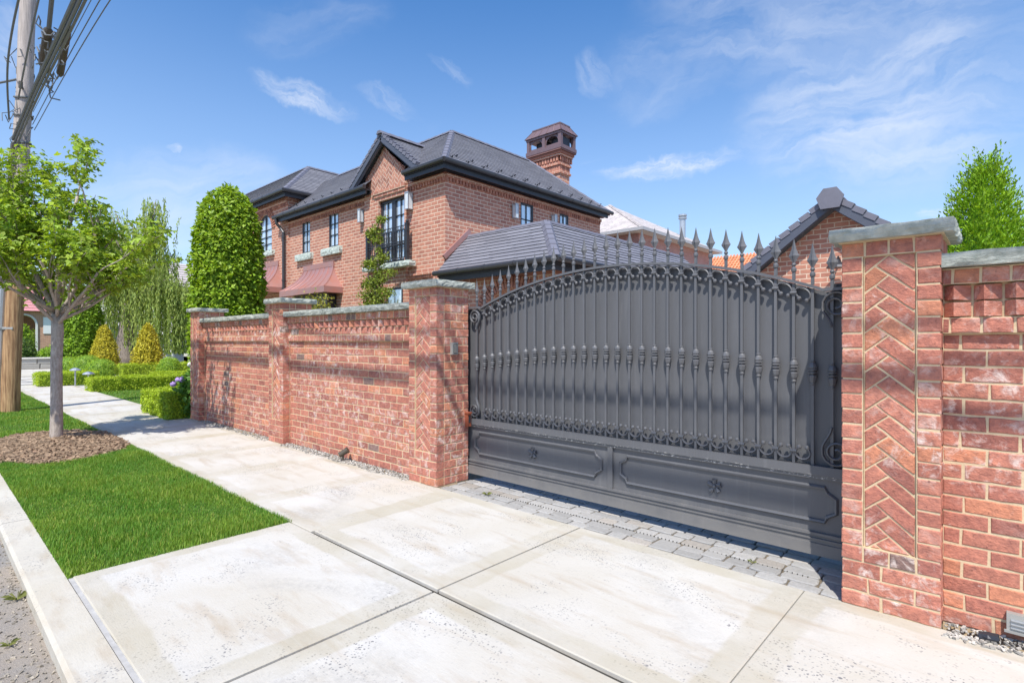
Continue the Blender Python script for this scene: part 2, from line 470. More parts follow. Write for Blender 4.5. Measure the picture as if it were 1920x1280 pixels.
CH = .0803
def rough_slab(x0, x1, y0, y1, z0, z1, step=.045, amp=.016, seed=0.0):
    """stone slab with rock-faced edges"""
    mb = MB()
    xs = np.linspace(x0, x1, max(3, int((x1 - x0) / step))); ys = np.linspace(y0, y1, max(4, int((y1 - y0) / step))); zs = np.linspace(z0, z1, 5)
    ring = [(x, ys[0], 0, -1) for x in xs[:-1]] + [(xs[-1], y, 1, 0) for y in ys[:-1]] + [(x, ys[-1], 0, 1) for x in xs[:0:-1]] + [(xs[0], y, -1, 0) for y in ys[:0:-1]]
    lv = []
    for zi, z in enumerate(zs):
        row = []
        for (x, y, nx, ny) in ring:
            p = Vector((x * 9 + seed, y * 9, z * 16))
            d = amp * (noise.noise(p) + .6 * noise.noise(p * 2.7)) + amp * .55 * math.sin(math.pi * zi / 4)
            row.append(mb.v((x + nx * d, y + ny * d, z + (.003 * noise.noise(p * 1.3) if zi in (0, 4) else .006 * noise.noise(p * 2)))))
        lv.append(row)
    n = len(ring)
    for a, b in zip(lv, lv[1:]):
        for i in range(n): mb.f((a[i], a[(i + 1) % n], b[(i + 1) % n], b[i]))
    mb.f(lv[-1]); mb.f(lv[0][::-1])
    return mb

def pillar(x0, x1, y0, y1, ztop, label, capname='cap_stone', left_seen=False):
    w = x1 - x0
    root = thing('brick_pillar', label, 'pillar', ((x0 + x1) / 2, (y0 + y1) / 2, 0), 'brick pillars of the garden wall')
    mb = MB(); e = .004
    mb.m = 1; mb.c = (1, 1, 1)
    hb0, hb1 = 4, None
    n = round(ztop / CH); ch = ztop / n
    side = .098
    pu0, pu1 = x0 + side, x1 - side
    # mortar core, recessed behind the herringbone panel
    mb.box(x0 + e, x1 - e, y0 + .03, y1 - e, -.05, ztop)
    mb.box(x0 + e, pu0 - .001, y0 + e, y0 + .03, -.05, ztop)
    mb.box(pu1 + .001, x1 - e, y0 + e, y0 + .03, -.05, ztop)
    mb.box(pu0 - .001, pu1 + .001, y0 + e, y0 + .03, -.05, 4 * ch)
    mb.box(pu0 - .001, pu1 + .001, y0 + e, y0 + .03, (n - 1) * ch, ztop)
    front = frame((0, y0, 0), (0, -1, 0)); right = frame((x1, 0, 0), (1, 0, 0)); left = frame((x0, 0, 0), (-1, 0, 0)); back = frame((0, y1, 0), (0, 1, 0))
    bd = .095
    for k in range(n):
        v0, v1 = k * ch + JT / 2, (k + 1) * ch - JT / 2
        panel = 4 <= k < n - 1
        # frame U axes: front U=+x, right U=+y, left U=-y, back U=-x
        if panel:
            runs = [(x0, pu0 - JT / 2), (pu1 + JT / 2, x1)]
        elif k == n - 1: runs = [(x0 + i * w / 4 + (JT / 2 if i else 0), x0 + (i + 1) * w / 4 - (JT / 2 if i < 3 else 0)) for i in range(4)]
        elif k == 3: runs = [(x0, pu0 - JT / 2), (pu0 + JT / 2, (pu0 + pu1) / 2 - JT / 2), ((pu0 + pu1) / 2 + JT / 2, pu1 - JT / 2), (pu1 + JT / 2, x1)]
        elif k % 2 == 0: runs = [(x0, x0 + w * .42 - JT / 2), (x0 + w * .42 + JT / 2, x1)]
        else: runs = [(x0, x0 + w * .27), (x0 + w * .27 + JT, x0 + w * .74), (x0 + w * .74 + JT, x1)]
        for (a, b) in runs: brick_poly(mb, front, rect(a, b, v0, v1), -bd, 0)
        D = y1 - y0
        if k % 2 == 0: cuts = [bd + JT, bd + JT + (D - bd - JT) * .5, D]
        else: cuts = [bd + JT, bd + JT + (D - bd) * .26, bd + JT + (D - bd) * .76, D]
        for a, b in zip(cuts, cuts[1:]):
            b2 = b - (JT if b < D else 0)
            brick_poly(mb, right, rect(y0 + a, y0 + b2, v0, v1), -.09, 0)
            brick_poly(mb, left, rect(-(y0 + b2), -(y0 + a), v0, v1), -.09, 0)
        for a, b in ((x0 + .1, x0 + w / 2 - JT), (x0 + w / 2, x1 - .1)):
            brick_poly(mb, back, rect(-b, -a, v0, v1), -.05, 0)
    mb.build('shaft', [M_BRICK, M_MORT], root)
    hb = MB(); hb.m = 1; hb.box(pu0 + .001, pu1 - .001, y0 + .0165, y0 + .034, 4 * ch, (n - 1) * ch)
    true_herring(hb, front, pu0 + .002, pu1 - .002, 4 * ch, (n - 1) * ch, -.03, -.012, .23, .088, sq=.83)
    hb.build('herringbone_panel', [M_BRICK, M_MORT], root)
    rough_slab(x0 - .048, x1 + .048, y0 - .05, y1 + .05, ztop + .004, ztop + .068, .03, .014, x0).build(capname, M_STONE, root)
    mj = MB(); mj.box(x0 - .012, x1 + .012, y0 - .012, y1 + .012, ztop - .002, ztop + .006); mj.build('mortar_bed', M_MORT, root)
    return root

def garden_wall(x0, x1, label, double_dentil=False, ztop=1.73, panel_top=None):
    root = thing('garden_wall', label, 'wall', ((x0 + x1) / 2, 3.6, 0), 'brick garden wall sections between pillars')
    yb = 3.46; e = .0035
    nC = 21 if not double_dentil else 22; ch = ztop / nC
    up = 4 if not double_dentil else 4         # corbelled courses at the top
    fr = frame((0, yb, 0), (0, -1, 0))
    mb = MB(); mb.m = 1
    mb.box(x0, x1, yb + e, yb + .28, -.05, ztop)
    def course(k, off, pitch, d, head=None, grey=.05):
        v0, v1 = k * ch + JT / 2, (k + 1) * ch - JT / 2
        u = x0 - pitch + off
        while u < x1:
            a, b = max(u + JT / 2, x0 + .001), min(u + pitch - JT / 2, x1 - .001)
            if b - a > .015: brick_poly(mb, fr, rect(a, b, v0, v1), -.03, d, col=brick_col(grey))
            u += pitch
    P = .216
    for k in range(nC - up):
        course(k, (.072 if k % 2 else .178) + random.uniform(-.012, .012), P, 0, grey=.018)
    mb.build('wall_panel', [M_BRICK, M_MORT], root)
    # corbelled crown with dentils
    mb = MB(); mb.m = 1
    zb = (nC - up) * ch
    pitch = .112 if double_dentil else .118
    mb.box(x0, x1, yb - .03 + e, yb + e, zb + .004, zb + ch)                         # first corbel
    course(nC - up, .03, .112 if not double_dentil else .118, .03, grey=.14)
    if not double_dentil:
        mb.m = 1; mb.box(x0, x1, yb - .018 + e, yb + e, zb + ch, zb + 2 * ch); course(nC - up + 1, .05, P, .018)
    dl = (nC - up + 2,) if not double_dentil else (nC - up + 1, nC - up + 2)
    for k in dl:
        v0, v1 = k * ch + JT / 2, (k + 1) * ch - JT / 2
        u = x0 + .004
        while u + pitch < x1 + .03:
            # dog-tooth: bricks laid askew, long face turned to the right
            b = min(u + pitch - .008, x1 - .002); tip = u + pitch * .36; mb.m = 0; mb.c = brick_col()
            jz = lambda: random.uniform(-.003, .003)
            lo = [(u, yb + .03, v0), (u + .002, yb - .002, v0 + jz()), (tip, yb - .050, v0 + jz()), (b, yb - .006, v0 + jz()), (b, yb + .03, v0)]
            hi = [(p[0], p[1], v1 + jz()) for p in lo]
            A = [mb.v(p) for p in lo]; B = [mb.v(p) for p in hi]
            for q in range(5): mb.f((A[q], A[(q + 1) % 5], B[(q + 1) % 5], B[q]))
            mb.f(A[::-1]); mb.f(B); u += pitch
    k = nC - 1
    mb.m = 1; mb.c = (1, 1, 1); mb.box(x0, x1, yb - .050 + e, yb + e, k * ch + .003, ztop); course(k, .04, .105, .050, grey=.08)
    mb.build('corbel_band', [M_BRICK, M_MORT], root)
    rough_slab(x0 - .0, x1 + .0, yb - .10, yb + .31, ztop + .004, ztop + .072, .03, .013, x0 * 3.1).build('coping', M_STONE, root)
    return root

YP = 3.35
pillar(-.65, -.23, YP, 3.77, 1.925, 'tall brick gate pillar with herringbone inset standing right of the grey gate')
pillar(-4.46, -4.03, YP, 3.77, 1.925, 'brick gate pillar with the keypad on its side, left of the grey gate')
pillar(-7.70, -7.265, YP, 3.77, 1.925, 'brick pillar between the two wall panels left of the gate')
pillar(-10.95, -10.52, YP, 3.77, 1.925, 'brick pillar ending the garden wall beside the purple flowers')
garden_wall(-7.265, -4.46, 'brick garden wall panel next to the keypad pillar, with dentil crown and stone coping')
garden_wall(-10.52, -7.70, 'brick garden wall panel ending beside the low hedge, streaked with tree shadow')
garden_wall(-.23, 4.2, 'brick garden wall right of the gate with white salt stains and double dentil row', True, 1.757)

# ------------------------------------------------------------------ gate
GY = 3.808
gate = thing('driveway_gate', 'wide charcoal metal driveway gate with arched top, spear finials and solid backing', 'gate', (-2.37, GY, .07))
def zrail(x):
    if x < -3.9: return 1.742
    if x > -.86: return 1.722
    Rr = 4.19
    return 2.013 - (Rr - math.sqrt(Rr * Rr - (x + 2.37) ** 2))
GX0, GX1 = -4.17, -.62
NB = 30
BX = [-3.945 + i * .1088 for i in range(NB)]
mb = MB()
xs = [GX0 + .01] + [x for x in np.linspace(-3.93, -.83, 60)] + [GX1]
for a, b in zip(xs, xs[1:]):
    za, zb_ = zrail(a) - .012, zrail(b) - .012
    mb.poly([(a, GY + .036, .60), (b, GY + .036, .60), (b, GY + .036, zb_), (a, GY + .036, za)])
    mb.poly([(b, GY + .044, .60), (a, GY + .044, .60), (a, GY + .044, za), (b, GY + .044, zb_)])
mb.build('backing_sheet', M_GATE, gate)
mb = MB()
pts = [(GX0, GY - .004, 1.742), (-3.925, GY - .004, 1.742)] + [(x, GY - .004, zrail(x)) for x in np.linspace(-3.885, -.872, 48)] + [(-.84, GY - .004, 1.722), (GX1, GY - .004, 1.724)]
mb.tube(pts, .02, 4, flat=(0, 1, 0), rs=[(.026, .013)] * len(pts))
mb.build('top_rail', M_GATE, gate)
# lower frame
mb = MB()
mb.box(GX0, GX1, GY - .028, GY + .034, .565, .622); mb.box(GX0, GX1, GY - .018, GY + .034, .543, .565)
mb.build('mid_rail', M_GATE, gate)
mb = MB()
mb.box(GX0, GX1, GY - .032, GY + .034, .068, .142); mb.box(GX0, GX1, GY - .022, GY + .034, .142, .165); mb.box(GX0, GX1, GY - .030, GY + .034, .165, .172)
mb.box(GX0, GX1, GY - .014, GY + .034, .172, .190); mb.box(GX0, GX1, GY - .024, GY + .034, .190, .205)
mb.build('bottom_rail', M_GATE, gate)
mb = MB(); mb.box(GX0 + .002, GX1 - .002, GY + .004, GY + .034, .205, .543); mb.build('lower_panel', M_GATE, gate)
mb = MB(); mb.box(-2.398, -2.352, GY - .016, GY + .004, .205, .543); mb.build('centre_stile', M_GATE, gate)
for (a, b) in ((GX0, GX0 + .03), (GX1 - .03, GX1)):
    mb = MB(); mb.box(a + .001, b - .001, GY - .012, GY + .034, .6225, 1.725); mb.build('end_stile', M_GATE, gate)
for (a, b) in ((-3.962, -2.467), (-2.283, -.768)):
    z0, z1, c = .277, .488, .062
    o = [(a + c, z1), (b - c, z1), (b - c + .012, z1 - c * .5), (b, z1 - c), (b, z0 + c), (b - c + .012, z0 + c * .5), (b - c, z0), (a + c, z0), (a + c - .012, z0 + c * .5), (a, z0 + c), (a, z1 - c), (a + c - .012, z1 - c * .5)]
    mb = MB(); mb.tube([(x, GY - .002, z) for x, z in o], .011, 6, closed=True, flat=(0, 1, 0), rs=[(.015, .0125)] * len(o)); mb.build('panel_moulding', M_GATE, gate)
for cx in (-3.206, -1.523):
    mb = MB()
    for k in range(5):
        a = R(90 + 72 * k); ux, uz = math.cos(a), math.sin(a)
        for q in (-1, 1):
            t = a + q * .33
            mb.poly([(cx, GY - .004, .378), (cx + .020 * math.cos(a + q * .62), GY - .010, .378 + .020 * math.sin(a + q * .62)), (cx + .052 * math.cos(t), GY - .008, .378 + .052 * math.sin(t)), (cx + .046 * ux, GY - .02, .378 + .046 * uz)][::-1 if q > 0 else 1])
            mb.poly([(cx + .020 * math.cos(a + q * .62), GY + .004, .378 + .020 * math.sin(a + q * .62)), (cx + .052 * math.cos(t), GY + .004, .378 + .052 * math.sin(t)), (cx + .052 * math.cos(t), GY - .008, .378 + .052 * math.sin(t)), (cx + .020 * math.cos(a + q * .62), GY - .010, .378 + .020 * math.sin(a + q * .62))])
    mb.ball((cx, GY - .012, .378), .013); mb.build('rosette', M_GATE, gate)

def zcol(x): return 1.182 + .122 * (1 - ((x + 2.37) / 1.6) ** 2)
COLP = [(.010, -.078), (.015, -.074), (.0155, -.066), (.013, -.062), (.020, -.045), (.024, -.018), (.022, -.012), (.015, -.010), (.015, -.004), (.026, -.001), (.026, .006), (.016, .009), (.016, .015), (.026, .018), (.026, .025), (.021, .028), (.0255, .036), (.021, .052), (.014, .066), (.012, .068), (.0155, .071), (.0155, .077), (.010, .080)]
for i, x in enumerate(BX):
    zr = zrail(x)
    mb = MB(); mb.box(x - .0085, x + .0085, GY - .0085, GY + .0085, .605, zr - .013)
    mb.box(x - .0085, x + .0085, GY - .0085, GY + .0085, zr + .011, zr + .065)
    bar = mb.build('bar', M_GATE, gate)
    mb = MB(); zc = zcol(x)
    n = 16
    for (r0, z0), (r1, z1) in zip(COLP, COLP[1:]): pass
    rings = []
    for (r, z) in COLP:
        fl = 1.0
        rings.append([mb.v((x + r * (1 + (.07 if (k % 2 and r > .019) else 0)) * math.cos(6.28318 * k / n), GY + r * (1 + (.07 if (k % 2 and r > .019) else 0)) * math.sin(6.28318 * k / n), zc + z)) for k in range(n)])
    for a, b in zip(rings, rings[1:]):
        for k in range(n): mb.f((a[k], a[(k + 1) % n], b[(k + 1) % n], b[k]))
    mb.build('collar', M_GATE, bar)
    mb = MB(); zt = zr + .060
    lf = random.uniform(-.004, .004)
    mb.lathe((x, GY, zt), [(.009, 0), (.0155, .006), (.0165, .016), (.0155, .026), (.009, .033), (.0085, .040), (.013, .044), (.014, .050), (.012, .056), (.008, .060)], 12)
    prof = [(.008, .058), (.010, .066), (.018, .082), (.0335, .106), (.0245, .122), (.0150, .148), (.0080, .180), (.0012, .214)]
    rings = []
    for (r, z) in prof:
        rings.append([mb.v(p) for p in ((x - r + lf * z, GY, zt + z), (x - r * .36 + lf * z, GY - r * .2, zt + z), (x + lf * z, GY - r * .5, zt + z), (x + r * .36 + lf * z, GY - r * .2, zt + z), (x + r + lf * z, GY, zt + z), (x + lf * z, GY + r * .5, zt + z))])
    for a, b in zip(rings, rings[1:]):
        for k in range(6): mb.f((a[k], a[(k + 1) % 6], b[(k + 1) % 6], b[k]))
    mb.build('spear_finial', M_GATE, bar)

def scroll(xm, zfun, up):
    """C shaped scroll between two bars, its curls hanging under the rail (up=1) or standing on the mid rail (up=-1)"""
    mb = MB(); pts = []; rs = []
    def put(dx, dz): return (xm + dx, GY - .004, zfun(xm + dx) + up * dz)
    n = 22
    for i in range(n + 1):
        t = i / n; a = R(-66 + 312 * t)
        k = 1 - .12 * (abs(t - .5) * 2) ** 3
        pts.append(put(.0445 * k * math.cos(a), -.064 + .040 * k * math.sin(a)))
    mb.tube(pts, .006, 6, flat=(0, 1, 0), rs=[(.013, .0065)] * len(pts))
    for s_ in (-1, 1):
        c = put(s_ * .0225, -.098)
        mb.lathe((c[0], c[1], c[2]), [(.0005, -.0145), (.0105, -.011), (.0145, 0), (.0105, .011), (.0005, .0145)], 10, 1.0)
    for s_ in (-1, 1):
        c = put(s_ * .0544, -.072)
        if s_ == -1 or xm > BX[-1] - .06:
            mb.tube([(c[0] - .019, c[1] - .006, c[2]), (c[0] + .019, c[1] - .006, c[2])], .0105, 8)
    mb.build('scroll', M_GATE, gate)
for a, b in zip(BX[1:], BX[2:-1]):
    scroll((a + b) / 2, zrail, 1)
    scroll((a + b) / 2, lambda x: .628, -1)
def volute(cx, cz, r, sx, sz, tail):
    mb = MB(); pts = []
    n = 46
    for i in range(n + 1):
        t = i / n; a = R(90) + t * R(560); rr = r * (1 - .78 * t)
        pts.append((cx + sx * -rr * math.sin(a - R(90)) if False else cx + sx * rr * math.cos(a), GY - .006, cz + sz * rr * math.sin(a)))
    st = [(cx + sx * r * math.cos(R(90) - q), GY - .006, cz + sz * r * 1.0 * math.sin(R(90) - q)) for q in (R(100), R(75), R(50), R(25))]
    ex_ = cx + sx * r; zq = cz - sz * r * .17
    st = [(tail[0] + (ex_ - tail[0]) * (3 * q * q - 2 * q ** 3), GY - .006, tail[1] + (zq - tail[1]) * q) for q in (0, .2, .4, .55, .7, .85)] + st
    mb.tube(st + pts, .008, 6, flat=(0, 1, 0), rs=[(.016, .008)] * (len(st) + len(pts))); mb.build('corner_scroll', M_GATE, gate)
volute(-3.965, 1.645, .066, 1, 1, (-3.945, 1.52)); volute(-3.968, .705, .062, 1, -1, (-3.945, .84))
volute(-.765, 1.625, .078, -1, 1, (-.790, 1.49)); volute(-.765, .715, .078, -1, -1, (-.790, .87))
mb = MB(); mb.box(-.80, -.60, GY + .05, GY + .10, .1, 1.76); mb.build('receiving_post', M_BLACK, gate)

# keypad, sensor, small wall fittings
kp = thing('entry_keypad', 'small grey entry keypad on the side of the left gate pillar', 'keypad', (-4.03, 3.568, 1.33))
mb = MB(); mb.box(-4.035, -4.005, 3.528, 3.608, 1.270, 1.392); mb.box(-4.005, -4.001, 3.535, 3.601, 1.278, 1.384); mb.build('housing', M_SILVER, kp)
mb = MB(); mb.box(-4.001, -3.998, 3.545, 3.591, 1.288, 1.374); mb.build('key_plate', M_BLACK, kp)
for i in range(4):
    for j in range(3):
        mb = MB(); mb.box(-3.998, -3.994, 3.5485 + j * .0145, 3.5595 + j * .0145, 1.293 + i * .020, 1.307 + i * .020); mb.build('button', M_SILVER, kp)
sn = thing('gate_sensor', 'rust red gate sensor box low on the left gate pillar', 'sensor', (-4.02, 3.74, .6))
mb = MB(); mb.box(-4.03, -3.985, 3.722, 3.766, .545, .675); mb.build('housing', M_RUST, sn)
mb = MB(); mb.box(-4.03, -3.972, 3.715, 3.768, .675, .690); mb.build('lid', M_RUST, sn)
mb = MB(); mb.box(-3.985, -3.980, 3.732, 3.756, .585, .655); mb.build('lens', M_BLACK, sn)
sp = thing('ground_spotlight', 'little dark bronze spotlight on the gravel at the wall foot', 'spotlight', (-5.73, 3.36, 0))
mb = MB(); mb.tube([(-5.73, 3.36, 0), (-5.73, 3.36, .07)], .012, 8); mb.build('stake', M_BRONZE, sp)
mb = MB(); mb.tube([(-5.755, 3.33, .075), (-5.70, 3.39, .125)], .032, 12); mb.tube([(-5.70, 3.39, .125), (-5.69, 3.401, .134)], .038, 12); mb.build('lamp_head', M_BRONZE, sp)
vt = thing('wall_vent', 'pale metal vent cover set low in the right hand brick wall', 'vent', (.16, 3.44, .1))
mb = MB(); mb.box(.005, .30, 3.428, 3.47, .055, .135); mb.box(-.003, .308, 3.42, 3.428, .046, .058); mb.build('cover', M_SILVER, vt)
mb = MB(); [mb.box(.02, .285, 3.420, 3.427, .068 + i * .018, .074 + i * .018) for i in range(3)]; mb.build('louvre', M_STEEL, vt)
bs = MB()
bs.ball((-.06, 3.385, .012), .03, 8, 5, .8); bs.tube([(-.09, 3.385, .01), (-.02, 3.38, .022)], .022, 7)
tag(bs.build('drain_stub', M_BLACK, origin=(-.06, 3.385, 0)), 'black pipe stub lying in the gravel under the wall vent', 'pipe')

# ------------------------------------------------------------------ ground, pavements
def sheet(name, x0, x1, y0, y1, z, mat, kind='structure'):
    mb = MB(); mb.poly([(x0, y0, z), (x1, y0, z), (x1, y1, z), (x0, y1, z)])
    return tag(mb.build(name, mat, origin=(0, 0, 0)), kind=kind)
M_EARTH = soil_mat('dry_earth', (.16, .13, .09), (.28, .23, .16), 6)
M_TURF = soil_mat('turf_base', (.06, .11, .025), (.12, .20, .045), 30)
M_PATH = concrete_mat('pale_path', False)
sheet('ground', -400, 400, -400, 400, -.14, M_EARTH)
def road_mat():
    t = NT('worn_asphalt'); g = t.geo()
    a = t.noise(g, 90, 4, .8); b = t.noise(g, 1.3, 5, .65, .5); d = t.noise(g, 4.5, 5, .7)
    c = t.mix(t.ramp(a, .3, .7), (.15, .145, .14), (.36, .34, .31))
    c = t.mix(t.math('MULTIPLY', t.ramp(b, .40, .60), .8), c, (.36, .30, .235))
    c = t.mix(t.math('MULTIPLY', t.ramp(d, .62, .72), .7), c, (.13, .10, .075))
    t.set(Base__Color=c, Roughness=.95); t.bump(t.math('ADD', a, d), .8, .012); return t.m
sheet('road', -60, 40, -9, .425, -.068, road_mat())
# kerb
mb = MB(); x = -22.0; k = 0
while x < 9:
    ln = 1.48 if x < -6 else 1.9
    xe = x + ln
    a = [(x + .003, .43, -.10), (xe - .003, .43, -.10)]
    u = lambda p: p
    prof = [(.418, -.12), (.424, -.02), (.442, -.004), (.600, -.002), (.606, -.12)]
    dz = random.uniform(-.002, .002)
    L = [mb.v((x + .003, y, z + dz)) for y, z in prof]; Rr_ = [mb.v((xe - .003, y, z + dz)) for y, z in prof]
    for i in range(4): mb.f((L[i], Rr_[i], Rr_[i + 1], L[i + 1]), [(.6, .6)] * 4)
    mb.f(L[::-1]); mb.f(Rr_)
    x = xe
tag(mb.build('kerb', M_KERB, origin=(0, .5, 0)), kind='structure')
# slabs
def slab(mb, x0, x1, y0, y1, z=0.0):
    b = .006
    xs = [x0, x0 + b, (x0 + x1) / 2, x1 - b, x1]; ys = [y0, y0 + b, (y0 + y1) / 2, y1 - b, y1]
    g = [[mb.v((x_, y_, z - (.005 if (i in (0, 4) or j in (0, 4)) else 0))) for i, x_ in enumerate(xs)] for j, y_ in enumerate(ys)]
    for j in range(4):
        for i in range(4):
            vs = (g[j][i], g[j][i + 1], g[j + 1][i + 1], g[j + 1][i])
            mb.f(vs, [(min(mb.V[q][0] - x0, x1 - mb.V[q][0]), min(mb.V[q][1] - y0, y1 - mb.V[q][1])) for q in vs])
    for (p, q) in (((x0, y0), (x1, y0)), ((x1, y0), (x1, y1)), ((x1, y1), (x0, y1)), ((x0, y1), (x0, y0))):
        mb.poly([(p[0], p[1], z - .09), (q[0], q[1], z - .09), (q[0], q[1], z - .005), (p[0], p[1], z - .005)], [(.5, .5)] * 4)
mb = MB()
cuts = [-22, -20.4, -18.9, -17.4, -15.9, -14.4, -12.95, -11.5, -10.1, -8.75, -7.4, -6.15, -4.863, -3.793]
for a, b in zip(cuts, cuts[1:]): slab(mb, a + .003, b - .003, 1.962, 3.37)
for a, b in zip([-3.793, -2.374, -.838, .68, 2.2, 3.7], [-2.374, -.838, .68, 2.2, 3.7, 5.2]):
    slab(mb, a + (.008 if a == -2.374 else .002), b - (.008 if b == -2.374 else .002), 1.988, 3.37)
for a, b in zip([-4.125, -2.374, -.60, 1.2, 3.0], [-2.374, -.60, 1.2, 3.0, 4.8]): slab(mb, a + .010, b - .010, .628, 1.952)
tag(mb.build('sidewalk', M_CONC, origin=(0, 2.6, 0)), kind='structure')
sheet('joint_bed', -22, 9, .60, 3.37, -.022, M_DARKJ)
mb = MB()
xx = np.linspace(-4.11, 4.8, 130)
for a, b in zip(xx, xx[1:]):
    wa = .007 * noise.noise(Vector((a * 4, 0, 0))); wb = .007 * noise.noise(Vector((b * 4, 0, 0)))
    mb.poly([(a, .604, -.006), (b, .604, -.006), (b, .630 + wb, -.007), (a, .630 + wa, -.007)])
tag(mb.build('joint_sealant', M_SEAL, origin=(0, .61, 0)), kind='structure')
sheet('driveway', -10.5, 3.5, 4.12, 30, -.016, simple('driveway_paving', (.33, .30, .27), .9, 0, .2, 5, .4))
# cobbles in front of the gate
mb = MB(); mb.m = 1; mb.c = (1, 1, 1)
mb.box(-4.03, -.23, 3.378, 4.12, -.10, -.016)
y = 3.382; row = 0
top = frame((0, 0, 0), (0, 0, 1))
fr = (Vector((0, 0, -.004)), Vector((1, 0, 0)), Vector((0, 1, 0)), Vector((0, 0, 1)))
while y < 4.1:
    rh = random.choice((.098, .104, .110)); x = -4.03 - random.uniform(0, .1)
    while x < -.3:
        w_ = random.uniform(.135, .21)
        a, b = max(x, -4.02), min(x + w_, -.25)
        if b - a > .04:
            g_ = random.uniform(.29, .39); cc = (g_ * 1.01, g_ * .99, g_ * .95) if random.random() < .88 else (g_ * 1.05, g_ * .97, g_ * .87)
            pts = [(a + .008, y + .007), ((a + b) / 2, y + .004), (b - .008, y + .007), (b - .003, y + rh / 2), (b - .008, y + rh - .007), ((a + b) / 2, y + rh - .004), (a + .008, y + rh - .007), (a + .003, y + rh / 2)]
            brick_poly(mb, fr, pts, -.05, random.uniform(-.004, .004), .007, .004, .04, cc)
        x += w_
    y += rh; row += 1
M_COB = colour_mat('granite_cobble', .85, .9, 50)
tag(mb.build('cobble_pavers', [M_COB, soil_mat('paver_sand', (.15, .125, .09), (.27, .22, .16), 60)], origin=(-2.3, 3.7, 0)), kind='structure')
dr = thing('slot_drain', 'thin slotted drain line across the cobbles before the gate', 'drain', (-2.2, 3.573, 0))
d0 = None
for i in range(95):
    if d0 is None:
        mb = MB(); mb.box(-3.55, -3.5455, 3.569, 3.578, -.004, .0025); d0 = mb.build('slot', M_DARKJ, dr)
    else:
        o = d0.copy(); COL.objects.link(o); o.parent = dr; o.location = (i * .0285, 0, 0)

# lawns
sheet('lawn_soil', -22, -4.105, .604, 1.962, -.012, M_TURF)
sheet('garden_lawn', -22.3, -10.95, 3.37, 14, -.010, M_TURF)
sheet('yard', -10.9, 9, 3.78, 4.12, -.018, M_EARTH)
sheet('far_pavement', -37, -22, -9, 8, -.03, M_PATH)
sheet('far_garden', -140, -37, -30, 60, -.02, M_TURF)
sheet('courtyard', -37, -22, 8, 14, -.02, M_TURF)
for i, xx_ in enumerate((-24.2, -25.6, -27.4, -29.6)):
    pass
mb = MB()
for xx_ in (-23.9, -25.3, -27.2, -29.4): mb.box(xx_ - .07, xx_ + .07, .2, 3.3, -.03, -.022)
tag(mb.build('pavement_strips', M_DARKJ, origin=(-26, 2, 0)), kind='structure')  # dark strips laid across the far pavement

GRASS_M = leaf_mat('grass_blades', (.165, .34, .045), .35, .25)
def in_mulch(x, y):
    d = ((x + 9.55) / 1.42) ** 2 + ((y - 1.28) / .80) ** 2
    return d + .12 * np.sin(x * 7) * np.cos(y * 6)
def grass(name, x0, x1, y0, y1, n, hmin, hmax, wid, skip=None, zb=-.012):
    X = rng.uniform(x0, x1, n); Yy = rng.uniform(y0, y1, n)
    if skip is not None:
        k = skip(X, Yy) > 1; X = X[k]; Yy = Yy[k]
    n = len(X)
    h = rng.uniform(hmin, hmax, n) * (.8 + .35 * np.sin(X * 3.1 + 1) * np.cos(Yy * 3.7))
    nz_ = np.array([noise.noise(Vector((x, y, 0)) * 2.2) + .6 * noise.noise(Vector((x, y, 3)) * 6.5) for x, y in zip(X[::1], Yy[::1])])
    yel = np.clip(.45 + .75 * nz_ + rng.normal(0, .25, n), 0, 1.3)
    h = h * (1 + .35 * nz_)
    a = rng.uniform(0, 6.283, n); ln = rng.uniform(.1, .75, n) * h
    w = wid * rng.uniform(.7, 1.3, n)
    dx, dy = np.cos(a), np.sin(a)
    # blades lean over any edge only a little
    b = np.stack([X, Yy, np.full(n, zb)], 1); sd = np.stack([-dy * w, dx * w, np.zeros(n)], 1)
    mid = b + np.stack([dx * ln * .35, dy * ln * .35, h * .6], 1); tip = b + np.stack([dx * ln, dy * ln, h], 1)
    V = np.stack([b - sd, b + sd, mid + sd * .75, mid - sd * .75, tip], 1).reshape(-1, 3)
    i = np.arange(n) * 5
    F = np.concatenate([np.stack([i, i + 1, i + 2], 1), np.stack([i, i + 2, i + 3], 1), np.stack([i + 3, i + 2, i + 4], 1)])
    br = rng.uniform(.65, 1.25, n)
    dry = rng.random(n) < .07
    C = np.stack([(.75 + .6 * yel) * br, (.85 + .2 * yel) * br, (.75 + .2 * yel) * br], 1)
    C[dry] = np.array([2.6, 1.35, 2.2])
    o = np_mesh(name, V, F, np.repeat(C, 5, 0), GRASS_M)
    return tag(o, 'short bright green grass', 'grass', kind='stuff')
tag(grass('verge_grass', -8.9, -4.098, .598, 1.970, 125000, .016, .056, .0017, in_mulch), 'short bright green grass on the verge beside the kerb')
tag(grass('verge_grass', -22, -8.9, .62, 1.955, 60000, .025, .055, .0032, in_mulch), 'mown verge grass beyond the mulch bed and around the pole')
tag(grass('garden_grass', -19, -11.2, 3.40, 7.5, 26000, .025, .05, .006), 'mown garden grass between the low hedges')

